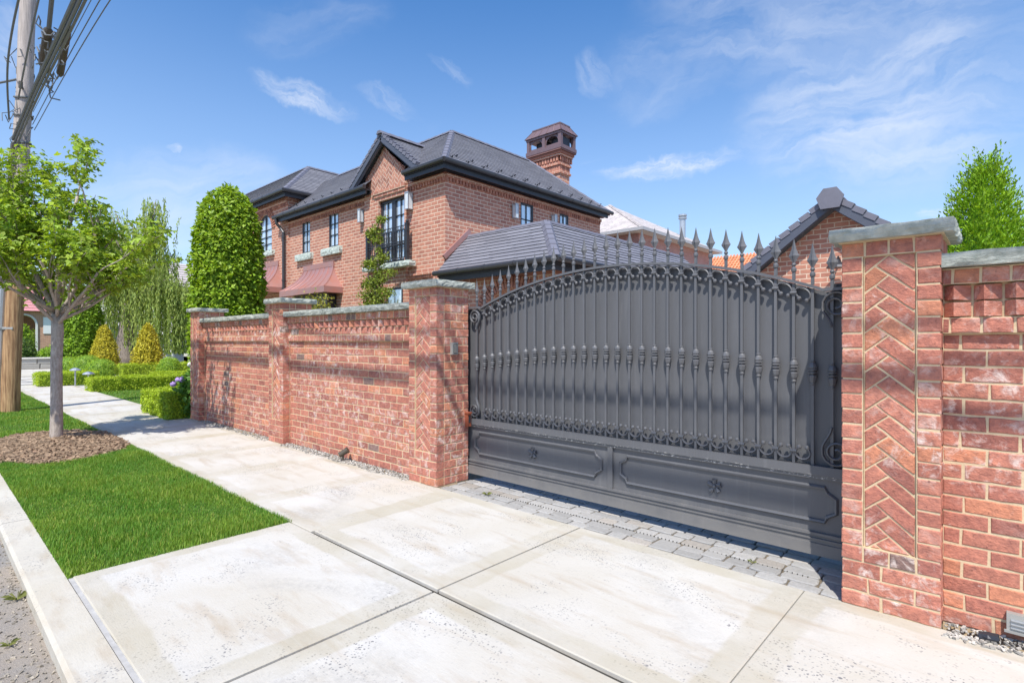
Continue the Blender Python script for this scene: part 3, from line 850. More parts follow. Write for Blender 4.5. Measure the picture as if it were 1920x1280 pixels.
# mulch bed
n_ = 4200
mb = MB()
nx, ny = 60, 36
gx = np.linspace(-11.2, -7.95, nx); gy = np.linspace(.61, 1.955, ny)
idx = {}
for j, yv in enumerate(gy):
    for i, xv in enumerate(gx):
        d = float(in_mulch(xv, yv)); h = max(0, 1.1 - d) * .075
        mb.c = (.32, .215, .15)
        idx[i, j] = mb.v((xv, yv, -.018 + h + (.02 * noise.noise(Vector((xv * 9, yv * 9, 0))) if d < 1.05 else -.01)))
for j in range(ny - 1):
    for i in range(nx - 1): mb.f((idx[i, j], idx[i + 1, j], idx[i + 1, j + 1], idx[i, j + 1]))
def chunk(mb, c, s, col):
    mb.c = col; a = random.uniform(0, 6.28); t = random.uniform(-.7, .7)
    ax = Vector((math.cos(a), math.sin(a), t * .6)).normalized(); sd = ax.cross(Vector((0, 0, 1))).normalized(); upv = sd.cross(ax)
    L, W, H = s * random.uniform(.8, 1.8), s * random.uniform(.4, .8), s * random.uniform(.25, .6)
    vs = [mb.v(Vector(c) + ax * (i * L / 2 * random.uniform(.6, 1)) + sd * (j * W / 2 * random.uniform(.6, 1)) + upv * (k * H / 2)) for i in (-1, 1) for j in (-1, 1) for k in (-1, 1)]
    for q in ((0, 1, 3, 2), (4, 6, 7, 5), (0, 4, 5, 1), (2, 3, 7, 6), (0, 2, 6, 4), (1, 5, 7, 3)): mb.f([vs[i] for i in q])
for _ in range(n_):
    x_, y_ = random.uniform(-11.1, -8.0), random.uniform(.62, 1.95)
    d = float(in_mulch(x_, y_))
    if d > 1.03: continue
    g_ = random.uniform(.6, 1.5); chunk(mb, (x_, y_, -.005 + max(0, 1.1 - d) * .075), random.uniform(.02, .06), (.27 * g_, .19 * g_, .125 * g_))
tag(mb.build('mulch_bed', colour_mat('wood_mulch', .95, .8, 70), origin=(-9.5, 1.3, 0)), 'brown wood mulch heaped around the young street tree', 'mulch', kind='stuff')
# gravel along wall foot
mb = MB()
for (a, b, n) in ((-10.5, -7.72, 700), (-7.25, -4.47, 1500), (-.22, 3.0, 1500)):
    mb.m = 0
    for _ in range(n):
        x_ = random.uniform(a, b); y_ = random.uniform(3.305, 3.47) + .02 * math.sin(x_ * 9)
        g_ = random.uniform(.18, .62); chunk(mb, (x_, y_, .004 + random.uniform(-.004, .006)), random.uniform(.010, .024), (g_, g_ * .95, g_ * .86))
tag(mb.build('wall_foot_gravel', colour_mat('mixed_gravel', .9, .4, 80), origin=(-3, 3.4, 0)), 'grey gravel strip along the foot of the brick walls', 'gravel', kind='stuff')
mb = MB()
for _ in range(900):
    x_ = random.uniform(-7, -2.2); y_ = .425 - abs(random.gauss(0, .16)); g_ = random.uniform(.2, .5)
    chunk(mb, (x_, y_, -.064), random.uniform(.006, .016), (g_, g_ * .88, g_ * .7))
tag(mb.build('road_grit', colour_mat('loose_grit', .9, .4, 80), origin=(-4, .3, -.06)), 'loose stones and dirt in the gutter along the kerb', 'grit', kind='stuff')

# ------------------------------------------------------------------ foliage
def rand_dirs(n):
    v = rng.normal(size=(n, 3)); return v / np.linalg.norm(v, axis=1)[:, None]
def leaves(name, P, D, size, mat, parent=None, origin=None, cvar=.3, warm=.2, droop=0., asp=.55, spread=.8, lobes=1, warmth=None):
    """a leaf per point: P positions, D outward directions; each leaf a folded blade"""
    n = len(P); P = np.asarray(P); D = np.asarray(D)
    T = D * (1 - spread) + rand_dirs(n) * spread; T[:, 2] -= droop
    T /= np.linalg.norm(T, axis=1)[:, None] + 1e-9
    up = D * .6 + np.array([0, 0, .7]) + rand_dirs(n) * .55
    B = np.cross(T, up); B /= np.linalg.norm(B, axis=1)[:, None] + 1e-9
    Nn = np.cross(B, T)
    s = size * rng.uniform(.65, 1.3, n)[:, None]
    br = rng.uniform(1 - cvar, 1 + cvar, n); w = rng.uniform(0, 1, n) * warm if warmth is None else warmth
    C = np.stack([br * (1 + w * 1.2), br * (1 + w * .35), br * (1 - w * .2)], 1)
    VV = []; FF = []; CC = []; base = 0
    angs = {1: [0], 3: [0, .95, -.95]}[lobes]
    for q, a in enumerate(angs):
        t = T * math.cos(a) + B * math.sin(a); b = B * math.cos(a) - T * math.sin(a)
        k = 1. if q == 0 else .78
        tip = P + t * s * k - Nn * s * .10; mid = P + t * s * .5 * k
        l_ = mid + b * s * asp * .5 + Nn * s * .08; r_ = mid - b * s * asp * .5 + Nn * s * .08
        VV.append(np.stack([P, r_, tip, l_], 1).reshape(-1, 3)); i = np.arange(n) * 4 + base
        FF.append(np.stack([i, i + 1, i + 2], 1)); FF.append(np.stack([i, i + 2, i + 3], 1)); CC.append(np.repeat(C, 4, 0)); base += n * 4
    return np_mesh(name, np.concatenate(VV), np.concatenate(FF), np.concatenate(CC), mat, parent, origin)

def branch_tree(mb, p, d, r, L, depth, tips, up=.25, segs=5, split=(2, 4), shrink=.68, spread=.75):
    pts = [Vector(p)]; rs = [r]; d = Vector(d).normalized(); q = Vector(p)
    for i in range(segs):
        d = (d + Vector((random.gauss(0, .10), random.gauss(0, .10), random.gauss(0, .06) + up * .10))).normalized()
        q = q + d * (L / segs); pts.append(q.copy()); rs.append(r * (1 - .45 * (i + 1) / segs))
    mb.tube(pts, r, 6 if r > .008 else 4, rs=rs)
    if depth <= 2: tips.extend((pt, d.copy(), depth) for pt in pts[2:])
    if depth == 0: return
    for _ in range(random.randint(*split)):
        k = random.randint(2, segs)
        nd = (d + Vector((random.gauss(0, spread), random.gauss(0, spread), random.gauss(0, spread * .6) + up * .3))).normalized()
        branch_tree(mb, pts[k], nd, rs[k] * .62, L * shrink * random.uniform(.8, 1.15), depth - 1, tips, up, segs, split, shrink, spread)

ML_MAPLE = leaf_mat('maple_leaf', (.27, .42, .05), .42, .35)
ML_HORN = leaf_mat('hornbeam_leaf', (.21, .36, .03), .35, .3)
ML_WILLOW = leaf_mat('willow_leaf', (.32, .44, .13), .4, .25)
ML_GOLD = leaf_mat('golden_cypress_leaf', (.47, .44, .05), .3, .2)
ML_BOX = leaf_mat('boxwood_leaf', (.22, .40, .045), .3, .3)
ML_HEDGE = leaf_mat('lime_hedge_leaf', (.33, .48, .04), .35, .3)
ML_THUJA = leaf_mat('thuja_leaf', (.22, .42, .03), .3, .25)
ML_DARK = leaf_mat('dark_shrub_leaf', (.11, .20, .045), .3, .35)
ML_CONI = leaf_mat('hinoki_leaf', (.19, .27, .05), .3, .2)

# young street maple
tx, ty = -9.744, 1.309
mp = thing('maple_tree', 'young street maple with slim grey trunk growing from the mulch bed', 'tree', (tx, ty, 0))
mb = MB(); random.seed(23)
tp = [(tx, ty, -.02), (tx - .004, ty, .12), (tx + .005, ty, .6), (tx - .01, ty, 1.1), (tx + .01, ty + .01, 1.55), (tx + .015, ty, 1.78)]
mb.tube(tp, .07, 12, rs=[.095, .076, .068, .066, .07, .062]); mb.build('trunk', M_BARK, mp, smooth=True)
mb = MB(); tips = []
cR = Vector((.7396, .673, 0))
for k in range(11):
    a = k * 2.399 + .4
    d = Vector((math.cos(a) * .95, math.sin(a) * .95, random.uniform(.25, .75)))
    branch_tree(mb, (tx + .01, ty, 1.62 + .02 * k), d, .026, random.uniform(.85, 1.15), 2, tips, .35, 6, (3, 4), .62, .62)
for (dx, dz, L) in ((.05, 1.0, 1.7), (-.30, 1.0, 1.55), (.22, 1.0, 1.45), (-.5, .9, 1.6), (.55, .62, 1.5), (.8, .45, 1.12), (-.75, .6, 1.4)):
    d = cR * dx + Vector((random.uniform(-.15, .15), random.uniform(-.1, .2), dz))
    branch_tree(mb, (tx + .01, ty, 1.78), d, .032, L, 2, tips, .45, 7, (4, 5), .46, .5)
mb.build('limbs', M_BARK, mp, smooth=True)
P = []; D = []
for (p, d, dep) in tips:
    k = (8, 3, 1)[dep] if random.random() < .86 else 0
    for _ in range(k):
        o = Vector((random.gauss(0, .07), random.gauss(0, .07), random.gauss(0, .028))); P.append(p + o); D.append((d + o.normalized() * .8).normalized())
P = np.array(P); D = np.array(D)
print('maple leaves', len(P))
leaves('crown', P, D, .062, ML_MAPLE, mp, cvar=.35, warm=.25, droop=.35, asp=.5, spread=.75, lobes=3)

def shell_points(n, prof, H, base, thick=.12, lump=.10, ls=3.0, seed=0.):
    """points in the outer shell of a solid of revolution prof(t)->radius with lumps"""
    t = rng.uniform(0, 1, n * 2); w = np.array([prof(x) for x in t]); keep = rng.uniform(0, w.max(), n * 2) < w + .05; t = t[keep][:n]; n = len(t)
    a = rng.uniform(0, 6.2832, n); r = np.array([prof(x) for x in t])
    lum = np.array([noise.noise(Vector((math.cos(q) * ls + seed, math.sin(q) * ls, z * H * ls * .55))) for q, z in zip(a, t)])
    rr = r * (1 + lump * lum) - np.abs(rng.normal(0, thick, n)) * r
    rr = np.maximum(rr, .0)
    P = np.stack([base[0] + rr * np.cos(a), base[1] + rr * np.sin(a), base[2] + t * H], 1)
    D = np.stack([np.cos(a), np.sin(a), .25 + .9 * (t > .9)], 1); D /= np.linalg.norm(D, axis=1)[:, None]
    return P, D, lum
def solid(prof, H, base, k=.82, n=18, m=16, lump=.1, ls=3., seed=0.):
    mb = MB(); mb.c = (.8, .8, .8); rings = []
    for i in range(m + 1):
        t = i / m
        rings.append([mb.v((base[0] + prof(t) * k * math.cos(6.28318 * j / n) * (1 + lump * noise.noise(Vector((math.cos(6.28318 * j / n) * ls + seed, math.sin(6.28318 * j / n) * ls, t * H * ls * .55)))), base[1] + prof(t) * k * math.sin(6.28318 * j / n), base[2] + t * H * .97)) for j in range(n)])
    for a, b in zip(rings, rings[1:]):
        for j in range(n): mb.f((a[j], a[(j + 1) % n], b[(j + 1) % n], b[j]))
    mb.f(rings[-1]); return mb
def rev_tree(name, label, cat, base, prof, H, n, size, mat, group=None, z0=0., trunk_r=.06, tmat=None, **kw):
    lk = {q: kw.pop(q) for q in ('cvar', 'warm', 'droop', 'asp', 'spread', 'lobes') if q in kw}
    seed = random.uniform(0, 50)
    o = thing(name, label, cat, base, group)
    b = (base[0], base[1], base[2] + z0)
    P, D, lum = shell_points(n, prof, H - z0, b, seed=seed, **kw)
    leaves('crown', P, D, size, mat, o, **lk)
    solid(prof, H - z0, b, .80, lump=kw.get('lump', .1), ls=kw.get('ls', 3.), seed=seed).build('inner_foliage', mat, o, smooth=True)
    if trunk_r:
        mb = MB(); mb.tube([(base[0], base[1], base[2] - .02), (base[0], base[1], base[2] + max(z0, .3) + .2)], trunk_r, 8); mb.build('trunk', tmat or M_DBARK, o)
    return o
def hornp(w): return lambda t: w * float(np.interp(t, [0, .08, .3, .5, .65, .78, .88, .95, 1], [.93, .98, 1, .98, .935, .86, .71, .46, .10]))
rev_tree('hornbeam_tree', 'tall clipped hornbeam column rising behind the brick wall beside the house', 'tree', (-15.06, 5.5, 0), hornp(.87), 5.46, 17000, .115, ML_HORN, 'clipped hornbeam columns', z0=.4, thick=.08, lump=.13, ls=4.2, cvar=.35, warm=.3, droop=.25, asp=.6)
rev_tree('hornbeam_tree', 'clipped hornbeam column farther off behind the young street tree', 'tree', (-30.6, 5.0, 0), hornp(.80), 3.75, 9000, .12, ML_HORN, 'clipped hornbeam columns', thick=.08, lump=.14, ls=3.6, cvar=.35, warm=.12, droop=.25, asp=.6)
def conep(w): return lambda t: w * (min(1, .8 + 1.5 * t) * (1 - t) ** .62 + .02)
rev_tree('golden_cypress', 'golden yellow cypress cone left of the willow trunk', 'tree', (-28.6, 5.43, 0), conep(.66), 2.1, 7000, .075, ML_GOLD, 'golden cypress cones', thick=.13, lump=.3, ls=5, cvar=.45, warm=.1, droop=.1)
rev_tree('golden_cypress', 'golden yellow cypress cone right of the willow trunk', 'tree', (-25.2, 6.19, 0), conep(.66), 2.12, 8000, .075, ML_GOLD, 'golden cypress cones', thick=.13, lump=.3, ls=5, cvar=.45, warm=.1, droop=.1)
def thup(w): return lambda t: w * ((1 - t) ** .95 + .012)
th = thing('thuja_tree', 'bright green thuja cone rising behind the right hand brick wall', 'tree', (-.12, 5.5, 0))
tb = (-.12, 5.5, .1); TH_ = 2.66
SP, SD, _ = shell_points(7600, thup(.80), TH_, tb, thick=.13, lump=.42, ls=3.4, seed=4.2)
P = []; D = []
for p, d in zip(SP, SD):
    ax = Vector((d[0], d[1], random.uniform(.55, 1.5))).normalized(); L = random.uniform(.06, .17); side = Vector((-d[1], d[0], 0))
    for k in range(16):
        t = k / 15; f_ = random.choice((-1, 1)); q = Vector(p) + ax * (L * t) + side * (f_ * L * .35 * (1 - t) * random.random()) + Vector((random.gauss(0, .008), random.gauss(0, .008), random.gauss(0, .008)))
        P.append(q); D.append((ax + side * f_ * .5).normalized())
for k in range(16):
    hz = random.uniform(1.2, 2.45); a = random.uniform(0, 6.28); rr_ = thup(.80)((hz - .1) / TH_) * .8
    q0 = Vector((-.12 + rr_ * math.cos(a), 5.5 + rr_ * math.sin(a), hz)); ax = Vector((.25 * math.cos(a), .25 * math.sin(a), 1)).normalized()
    if k < 3: q0 = Vector((-.12 + .03 * k, 5.5, 2.5)); ax = Vector((random.gauss(0, .1), random.gauss(0, .1), 1)).normalized()
    for t in np.linspace(0, random.uniform(.14, .30), 26): P.append(q0 + ax * t + Vector((random.gauss(0, .012), random.gauss(0, .012), 0))); D.append((ax + Vector((random.gauss(0, .4), random.gauss(0, .4), 0))).normalized())
leaves('crown', np.array(P), np.array(D), .027, ML_THUJA, th, cvar=.42, warm=.35, droop=-.35, asp=.42, spread=.35)
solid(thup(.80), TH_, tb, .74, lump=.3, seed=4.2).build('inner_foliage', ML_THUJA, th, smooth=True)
mb = MB(); mb.tube([(-.12, 5.5, -.02), (-.12, 5.5, .5)], .06, 8); mb.build('trunk', M_DBARK, th)
def ballp(r): return lambda t: r * math.sqrt(max(0.0, 1 - (t * 1.6 - .6) ** 2))
BOX = [((-23.44, 4.36, 0), .48, .80, 'round boxwood ball in front of the left golden cypress'), ((-24.6, 4.15, 0), .52, .92, 'round boxwood ball nearest the far hornbeam column'), ((-21.67, 5.97, 0), .40, .86, 'round boxwood ball beside the white pedestal'), ((-27.0, 4.0, 0), .5, .8, 'round boxwood ball at the street corner behind the lime hedge')]
for b, r, h, lb in BOX:
    rev_tree('boxwood_ball', lb, 'shrub', b, ballp(r), h, 4200, .042, ML_BOX, 'clipped boxwood balls', trunk_r=.03, thick=.05, lump=.06, cvar=.3, warm=.5)
def hedge(x0, x1, y0, y1, h, label, n=7000, size=.038, zb=0, mat=ML_HEDGE):
    o = thing('low_hedge', label, 'hedge', ((x0 + x1) / 2, (y0 + y1) / 2, zb), 'low clipped hedges along the garden edge')
    A = np.array([(x1 - x0) * (y1 - y0), 2 * (x1 - x0) * h, 2 * (y1 - y0) * h]); A /= A.sum()
    f = rng.choice(3, n, p=A); u, v = rng.uniform(0, 1, n), rng.uniform(0, 1, n); s = rng.integers(0, 2, n)
    P = np.zeros((n, 3)); D = np.zeros((n, 3))
    k = f == 0; P[k] = np.stack([x0 + u * (x1 - x0), y0 + v * (y1 - y0), np.full(n, h)], 1)[k]; D[k] = (0, 0, 1)
    k = f == 1; P[k] = np.stack([x0 + u * (x1 - x0), np.where(s, y1, y0), v * h], 1)[k]; D[k] = np.stack([0 * u, np.where(s, 1, -1), 0 * u + .2], 1)[k]
    k = f == 2; P[k] = np.stack([np.where(s, x1, x0), y0 + u * (y1 - y0), v * h], 1)[k]; D[k] = np.stack([np.where(s, 1, -1), 0 * u, 0 * u + .2], 1)[k]
    lum = np.array([noise.noise(Vector(p) * 4.5) for p in P]); P += D * (lum * .05 - np.abs(rng.normal(0, .025, n)))[:, None]
    P[:, 2] += zb
    leaves('foliage', P, D, size, mat, o, cvar=.35, warm=.25, asp=.6)
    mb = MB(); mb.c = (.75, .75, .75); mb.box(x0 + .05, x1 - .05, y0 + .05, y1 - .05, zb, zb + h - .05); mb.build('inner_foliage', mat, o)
hedge(-12.7, -11.02, 3.0, 3.72, .46, 'low lime green hedge nearest the brick wall end', 13000)
hedge(-19.5, -18.7, 3.25, 6.6, .38, 'low lime green hedge crossing the garden before the golden cypresses', 14000)
hedge(-23.4, -22.3, 2.55, 4.1, .40, 'low lime green hedge at the corner beyond the path lights', 7000)
hedge(-21.0, -20.4, 5.2, 7.5, .40, 'low lime green hedge in the second row behind the path', 6000)
hedge(-25.3, -24.5, 5.2, 9.0, .55, 'low green hedge around the willow trunk', 6000, .05)
# hydrangea with purple heads
hy = thing('hydrangea_shrub', 'leafy hydrangea with purple flower heads against the wall end', 'shrub', (-11.25, 3.55, 0))
P, D, _ = shell_points(2600, ballp(.36), .80, (-11.22, 3.58, 0.05), thick=.2, lump=.3)
leaves('foliage', P, D, .095, leaf_mat('hydrangea_leaf', (.12, .27, .045), .35, .35), hy, cvar=.35, asp=.65, droop=.2)
for (q, r) in (((-11.33, 3.26, .69), .05), ((-11.22, 3.30, .70), .055), ((-11.40, 3.20, .61), .05)):
    mb = MB(); mb.c = (.45, .33, .62)
    for _ in range(130):
        dd = Vector((random.gauss(0, 1), random.gauss(0, 1), random.gauss(0, .8))).normalized(); p = Vector(q) + dd * r
        t1 = dd.orthogonal().normalized() * .011; t2 = dd.cross(t1); g_ = random.uniform(.8, 1.3); mb.c = (.42 * g_, .29 * g_, .60 * g_)
        mb.poly([p - t1 - t2, p + t1 - t2, p + t1 + t2, p - t1 + t2])
    mb.build('flower_head', colour_mat('purple_petal', .7, .1), hy)
mb = MB(); mb.c = (.75, .78, .70)
for _ in range(120):
    dd = Vector((random.gauss(0, 1), random.gauss(0, 1), random.gauss(0, 1))).normalized(); p = Vector((-11.2, 3.42, .97)) + dd * .045
    t1 = dd.orthogonal().normalized() * .01; t2 = dd.cross(t1); mb.poly([p - t1 - t2, p + t1 - t2, p + t1 + t2, p - t1 + t2])
mb.tube([(-11.2, 3.42, .95), (-11.2, 3.5, .3)], .006, 5)
fl = tag(mb.build('allium', colour_mat('white_petal', .7, .1), origin=(-11.2, 3.45, 0)), 'single round white flower head above the hydrangea', 'flower')

# willow
wx, wy = -33.6, 7.3
wl = thing('willow_tree', 'large weeping willow with trailing strands in front of the white house', 'tree', (wx, wy, 0)); random.seed(5)
mb = MB(); mb.tube([(wx, wy, -.1), (wx + .05, wy, .6), (wx, wy + .02, 1.5), (wx + .1, wy + .1, 2.6), (wx + .25, wy + .25, 4.2), (wx + .6, wy + .6, 6.4)], .4, 12, rs=[.62, .48, .42, .34, .26, .12]); mb.build('trunk', M_DBARK, wl, smooth=True)
VV = []; DD = []; mbL = MB()
cRn = np.array([.7396, .673, 0]); cF = np.array([-.673, .7396, 0])
heads = []
for k in range(46):
    u = random.uniform(-1, 1); f_ = random.gauss(0, .55)
    top_ = 8.3 - 2.6 * abs(u + .05) ** 1.5 + random.uniform(-.7, .25) - (1.6 if -.35 < u < .1 else 0)
    if u > .35: top_ -= 1.2
    heads.append((u * 2.0 + .80, f_ * 1.7, top_))
heads += [(1.55, .0, 8.75), (1.3, .2, 8.6), (1.75, -.2, 8.5), (-.6, 0, 8.2), (-.9, .1, 8.0)]
for (a, f_, ht) in heads:
    h0 = np.array([wx, wy, 0]) + cRn * a + cF * f_; h0[2] = ht
    mbL.tube([(wx + .2, wy + .2, 3.4), (wx + .2 + (h0[0] - wx) * .4, wy + .2 + (h0[1] - wy) * .4, 3.4 + (ht - 3.4) * .62), tuple(h0)], .05, 5, rs=[.07, .045, .012])
    for s_ in range(12):
        q = h0 + np.array([random.gauss(0, .30), random.gauss(0, .30), random.gauss(-.1, .2)])
        L = min(q[2] - .9, random.uniform(2.0, 5.4)); m = int(L / .062)
        out = np.array([random.gauss(0, .12), random.gauss(0, .12), 0])
        tt = np.linspace(0, 1, max(3, m))
        pts = q[None, :] + np.stack([out[0] * np.sin(tt * 2.2), out[1] * np.sin(tt * 2.2), -tt * L + .12 * np.sin(tt * 3)], 1) + rng.normal(0, .03, (len(tt), 3))
        VV.append(pts); DD.append(np.tile(np.array([0, 0, -1.]), (len(tt), 1)) + rng.normal(0, .5, (len(tt), 3)))
mbL.build('limbs', M_DBARK, wl, smooth=True)
P = np.concatenate(VV); D = np.concatenate(DD); D /= np.linalg.norm(D, axis=1)[:, None]; print('willow', len(P))
leaves('crown', P, D, .20, ML_WILLOW, wl, cvar=.35, warm=.2, droop=.9, asp=.24, spread=.4)

# small cloud-pruned conifer before the house and rose bush
cn = thing('hinoki_tree', 'slender twisting conifer with layered tufts in front of the balcony', 'tree', (-12.45, 8.2, 0)); random.seed(3)
mb = MB(); tr = [(-12.45, 8.2, 0), (-12.42, 8.2, 1.4), (-12.30, 8.2, 2.2), (-12.36, 8.2, 2.9), (-12.22, 8.2, 3.4), (-12.38, 8.2, 3.9), (-12.30, 8.2, 4.35), (-12.12, 8.2, 4.65)]
mb.tube(tr, .05, 8, rs=[.06, .055, .05, .045, .04, .03, .02, .01]); mb.build('trunk', M_DBARK, cn)
P = []; D = []
for (dx, z, r, w_) in ((.22, 4.58, .13, 160), (-.02, 4.33, .16, 200), (-.24, 4.25, .16, 160), (.02, 4.08, .15, 170), (.10, 3.80, .07, 60), (-.36, 3.48, .17, 200), (.26, 3.58, .17, 200), (-.06, 3.40, .2, 260), (.10, 3.22, .12, 120), (.66, 3.16, .13, 110), (.10, 3.02, .22, 320), (-.34, 2.96, .2, 220), (-.06, 2.78, .24, 320), (.42, 2.66, .2, 260), (-.36, 2.62, .24, 300), (.1, 2.5, .2, 260), (-.30, 2.32, .26, 380), (.2, 2.28, .28, 420), (.0, 1.9, .4, 500)):
    for _ in range(w_):
        o = Vector((random.gauss(0, r * .55), random.gauss(0, r * .4), random.gauss(0, r * .26))); P.append(Vector((-12.32 + dx, 8.2, z)) + o); D.append((o.normalized() + Vector((0, 0, .25))).normalized())
leaves('crown', np.array(P), np.array(D), .085, ML_CONI, cn, cvar=.4, warm=.25, asp=.45, spread=.55)
rs_ = thing('rose_bush', 'small rose bush with orange tinted leaves peeping over the wall by the mid pillar', 'shrub', (-14.6, 7.6, 0))
mb = MB(); P = []; D = []
for k in range(16):
    a = random.uniform(-.75, .75); z = 2.35 + random.uniform(0, .33) - abs(a) * .12; e = Vector((-14.6 + a * .95, 7.6 + random.gauss(0, .15), z))
    mb.tube([(-14.6, 7.6, 0), (-14.6 + a * .4, 7.6, 1.4), tuple(e)], .01, 5)
    for _ in range(26):
        o = Vector((random.gauss(0, .12), random.gauss(0, .1), random.gauss(-.05, .12))); P.append(e + o); D.append((o.normalized() + Vector((0, 0, .5))).normalized())
mb.build('stems', M_DBARK, rs_)
leaves('foliage', np.array(P), np.array(D), .10, leaf_mat('rose_leaf', (.20, .26, .06), .35, .35), rs_, cvar=.4, warm=.6, asp=.6)

# weeds
def weed(p, s, label, n=26):
    mb = MB(); mb.c = (1, 1, 1)
    for _ in range(n):
        a = random.uniform(0, 6.28); l = s * random.uniform(.5, 1.1); q = Vector(p); d = Vector((math.cos(a), math.sin(a), 0)); sd = Vector((-d.y, d.x, 0)) * s * .016
        mb.poly([q - sd, q + sd, q + d * l * .5 + Vector((0, 0, l * .5)) + sd * .6, q + d * l + Vector((0, 0, l * .45))])
    tag(mb.build('weed_tuft', leaf_mat('weed_leaf', (.26, .28, .09), .3, .2), origin=p), label, 'weed', 'weeds growing in paving joints')
weed((-3.49, 3.50, .0), .05, 'grass tuft sprouting between cobbles near the keypad pillar')
weed((-1.18, 3.56, .0), .035, 'tiny weed between cobbles toward the right gate pillar', 14)
weed((-4.15, .385, -.066), .07, 'dry weed tuft in the road gutter beside the kerb, largest one')
weed((-5.5, .36, -.066), .05, 'small weed in the road gutter farther along the kerb')
weed((-3.55, .30, -.066), .045, 'small weed on the dirt near the bottom left of the road')

# ------------------------------------------------------------------ house
house = thing('brick_house', 'two storey brick house with slate hip roofs, gable and black balcony', 'house', (-15, 12, 0))
def hcol():
    k = random.uniform(.8, 1.15); return random.choice(((.50 * k, .24 * k, .17 * k), (.44 * k, .20 * k, .145 * k), (.35 * k, .16 * k, .12 * k)))
def wall_open(mb, p0, p1, z0, z1, ops, depth=.12, thick=.0):
    """vertical wall from p0 to p1 (seen with outside on the right hand of p0->p1 reversed), rectangular openings with reveals"""
    p0 = Vector((p0[0], p0[1], 0)); p1 = Vector((p1[0], p1[1], 0)); d = (p1 - p0); L = d.length; d.normalize(); nrm = Vector((d.y, -d.x, 0))
    us = sorted({0, L} | {q for o in ops for q in o[:2]}); vs = sorted({z0, z1} | {q for o in ops for q in o[2:4]})
    P = lambda u, v, k=0: p0 + d * u + Vector((0, 0, v)) - nrm * k
    for a, b in zip(us, us[1:]):
        for c, e in zip(vs, vs[1:]):
            m = ((a + b) / 2, (c + e) / 2)
            if any(o[0] < m[0] < o[1] and o[2] < m[1] < o[3] for o in ops): continue
            mb.poly([P(a, c), P(b, c), P(b, e), P(a, e)])
    for o in ops:
        a, b, c, e = o[:4]
        mb.poly([P(a, c), P(a, e), P(a, e, depth), P(a, c, depth)][::-1]); mb.poly([P(b, c), P(b, c, depth), P(b, e, depth), P(b, e)][::-1])
        mb.poly([P(a, e), P(b, e), P(b, e, depth), P(a, e, depth)][::-1]); mb.poly([P(a, c), P(a, c, depth), P(b, c, depth), P(b, c)][::-1])
    return P
def window(parent, P, u0, u1, z0, z1, depth, nx, nz, name='window', gm=M_GLASS, fw=.05, mw=.022):
    """frame with glazing bars as one part, its pane a sub-part; P maps (u,v,depth) to the wall"""
    def bar(mb, a, b, c, e, k0, k1):
        q = [P(a, c, k0), P(b, c, k0), P(b, e, k0), P(a, e, k0), P(a, c, k1), P(b, c, k1), P(b, e, k1), P(a, e, k1)]
        ix = [mb.v(x) for x in q]
        for f in ((0, 1, 2, 3), (0, 4, 5, 1), (1, 5, 6, 2), (2, 6, 7, 3), (3, 7, 4, 0)): mb.f([ix[i] for i in f])
    mb = MB(); k0, k1 = depth - .045, depth + .03
    bar(mb, u0, u0 + fw, z0, z1, k0, k1); bar(mb, u1 - fw, u1, z0, z1, k0, k1); bar(mb, u0 + fw, u1 - fw, z0, z0 + fw, k0, k1); bar(mb, u0 + fw, u1 - fw, z1 - fw, z1, k0, k1)
    for i in range(1, nx):
        u = u0 + fw + (u1 - u0 - 2 * fw) * i / nx; bar(mb, u - mw / 2, u + mw / 2, z0 + fw, z1 - fw, k0 + .012, k1)
    for i in range(1, nz):
        v = z0 + fw + (z1 - z0 - 2 * fw) * i / nz; bar(mb, u0 + fw, u1 - fw, v - mw / 2, v + mw / 2, k0 + .014, k1)
    fo = mb.build(name, M_BLACK, parent)
    g = MB(); g.poly([P(u0, z0, depth), P(u1, z0, depth), P(u1, z1, depth), P(u0, z1, depth)]); g.build('pane', gm, fo)
    return fo

HY = 9.2; HX = -10.7; EZ = 5.99; XL = -26.0; EY = 8.88; EX = -10.38
wmb = MB()
SX = -19.45
ops = [(-18.41 - SX, -17.85 - SX, 4.49, 5.66), (-16.57 - SX, -15.97 - SX, 4.49, 5.66)]
Pst = wall_open(wmb, (SX, HY), (HX, HY), 0, 5.9, ops + [(-13.75 - SX, -12.32 - SX, 3.5, 5.6)], .055)
wl_ops = [(-21.95 - XL, -20.75 - XL, 4.88, 5.75)]
# (left wing upper wall) with arched window: spandrel strip
aw0, aw1, azs = -21.95, -20.75, 5.72
for o in (wl_ops[0],): pass
wmb2 = MB()
Pl = lambda u, v, k=0: Vector((XL + u, HY - .05 + k, v))
# left wing face stands 5 cm proud
us = [XL, aw0, aw1, -19.40]
for (a, b, c, e) in ((XL, aw0, 0, 6.72), (aw1, -19.40, 0, 6.72), (aw0, aw1, 0, 4.88)):
    wmb2.poly([(a, HY - .05, c), (b, HY - .05, c), (b, HY - .05, e), (a, HY - .05, e)])
n = 16; rad = (aw1 - aw0) / 2; acx = (aw0 + aw1) / 2
for i in range(n):
    t0, t1 = math.pi * (1 - i / n), math.pi * (1 - (i + 1) / n)
    xa, za, xb, zb_ = acx + rad * math.cos(t0), azs + rad * math.sin(t0), acx + rad * math.cos(t1), azs + rad * math.sin(t1)
    wmb2.poly([(xa, HY - .05, za), (xb, HY - .05, zb_), (xb, HY - .05, 6.72), (xa, HY - .05, 6.72)])
    wmb2.poly([(xa, HY - .05, za), (xa, HY + .10, za), (xb, HY + .10, zb_), (xb, HY - .05, zb_)])
for xx_ in (aw0, aw1): wmb2.poly([(xx_, HY - .05, 4.88), (xx_, HY + .1, 4.88), (xx_, HY + .1, azs), (xx_, HY - .05, azs)])
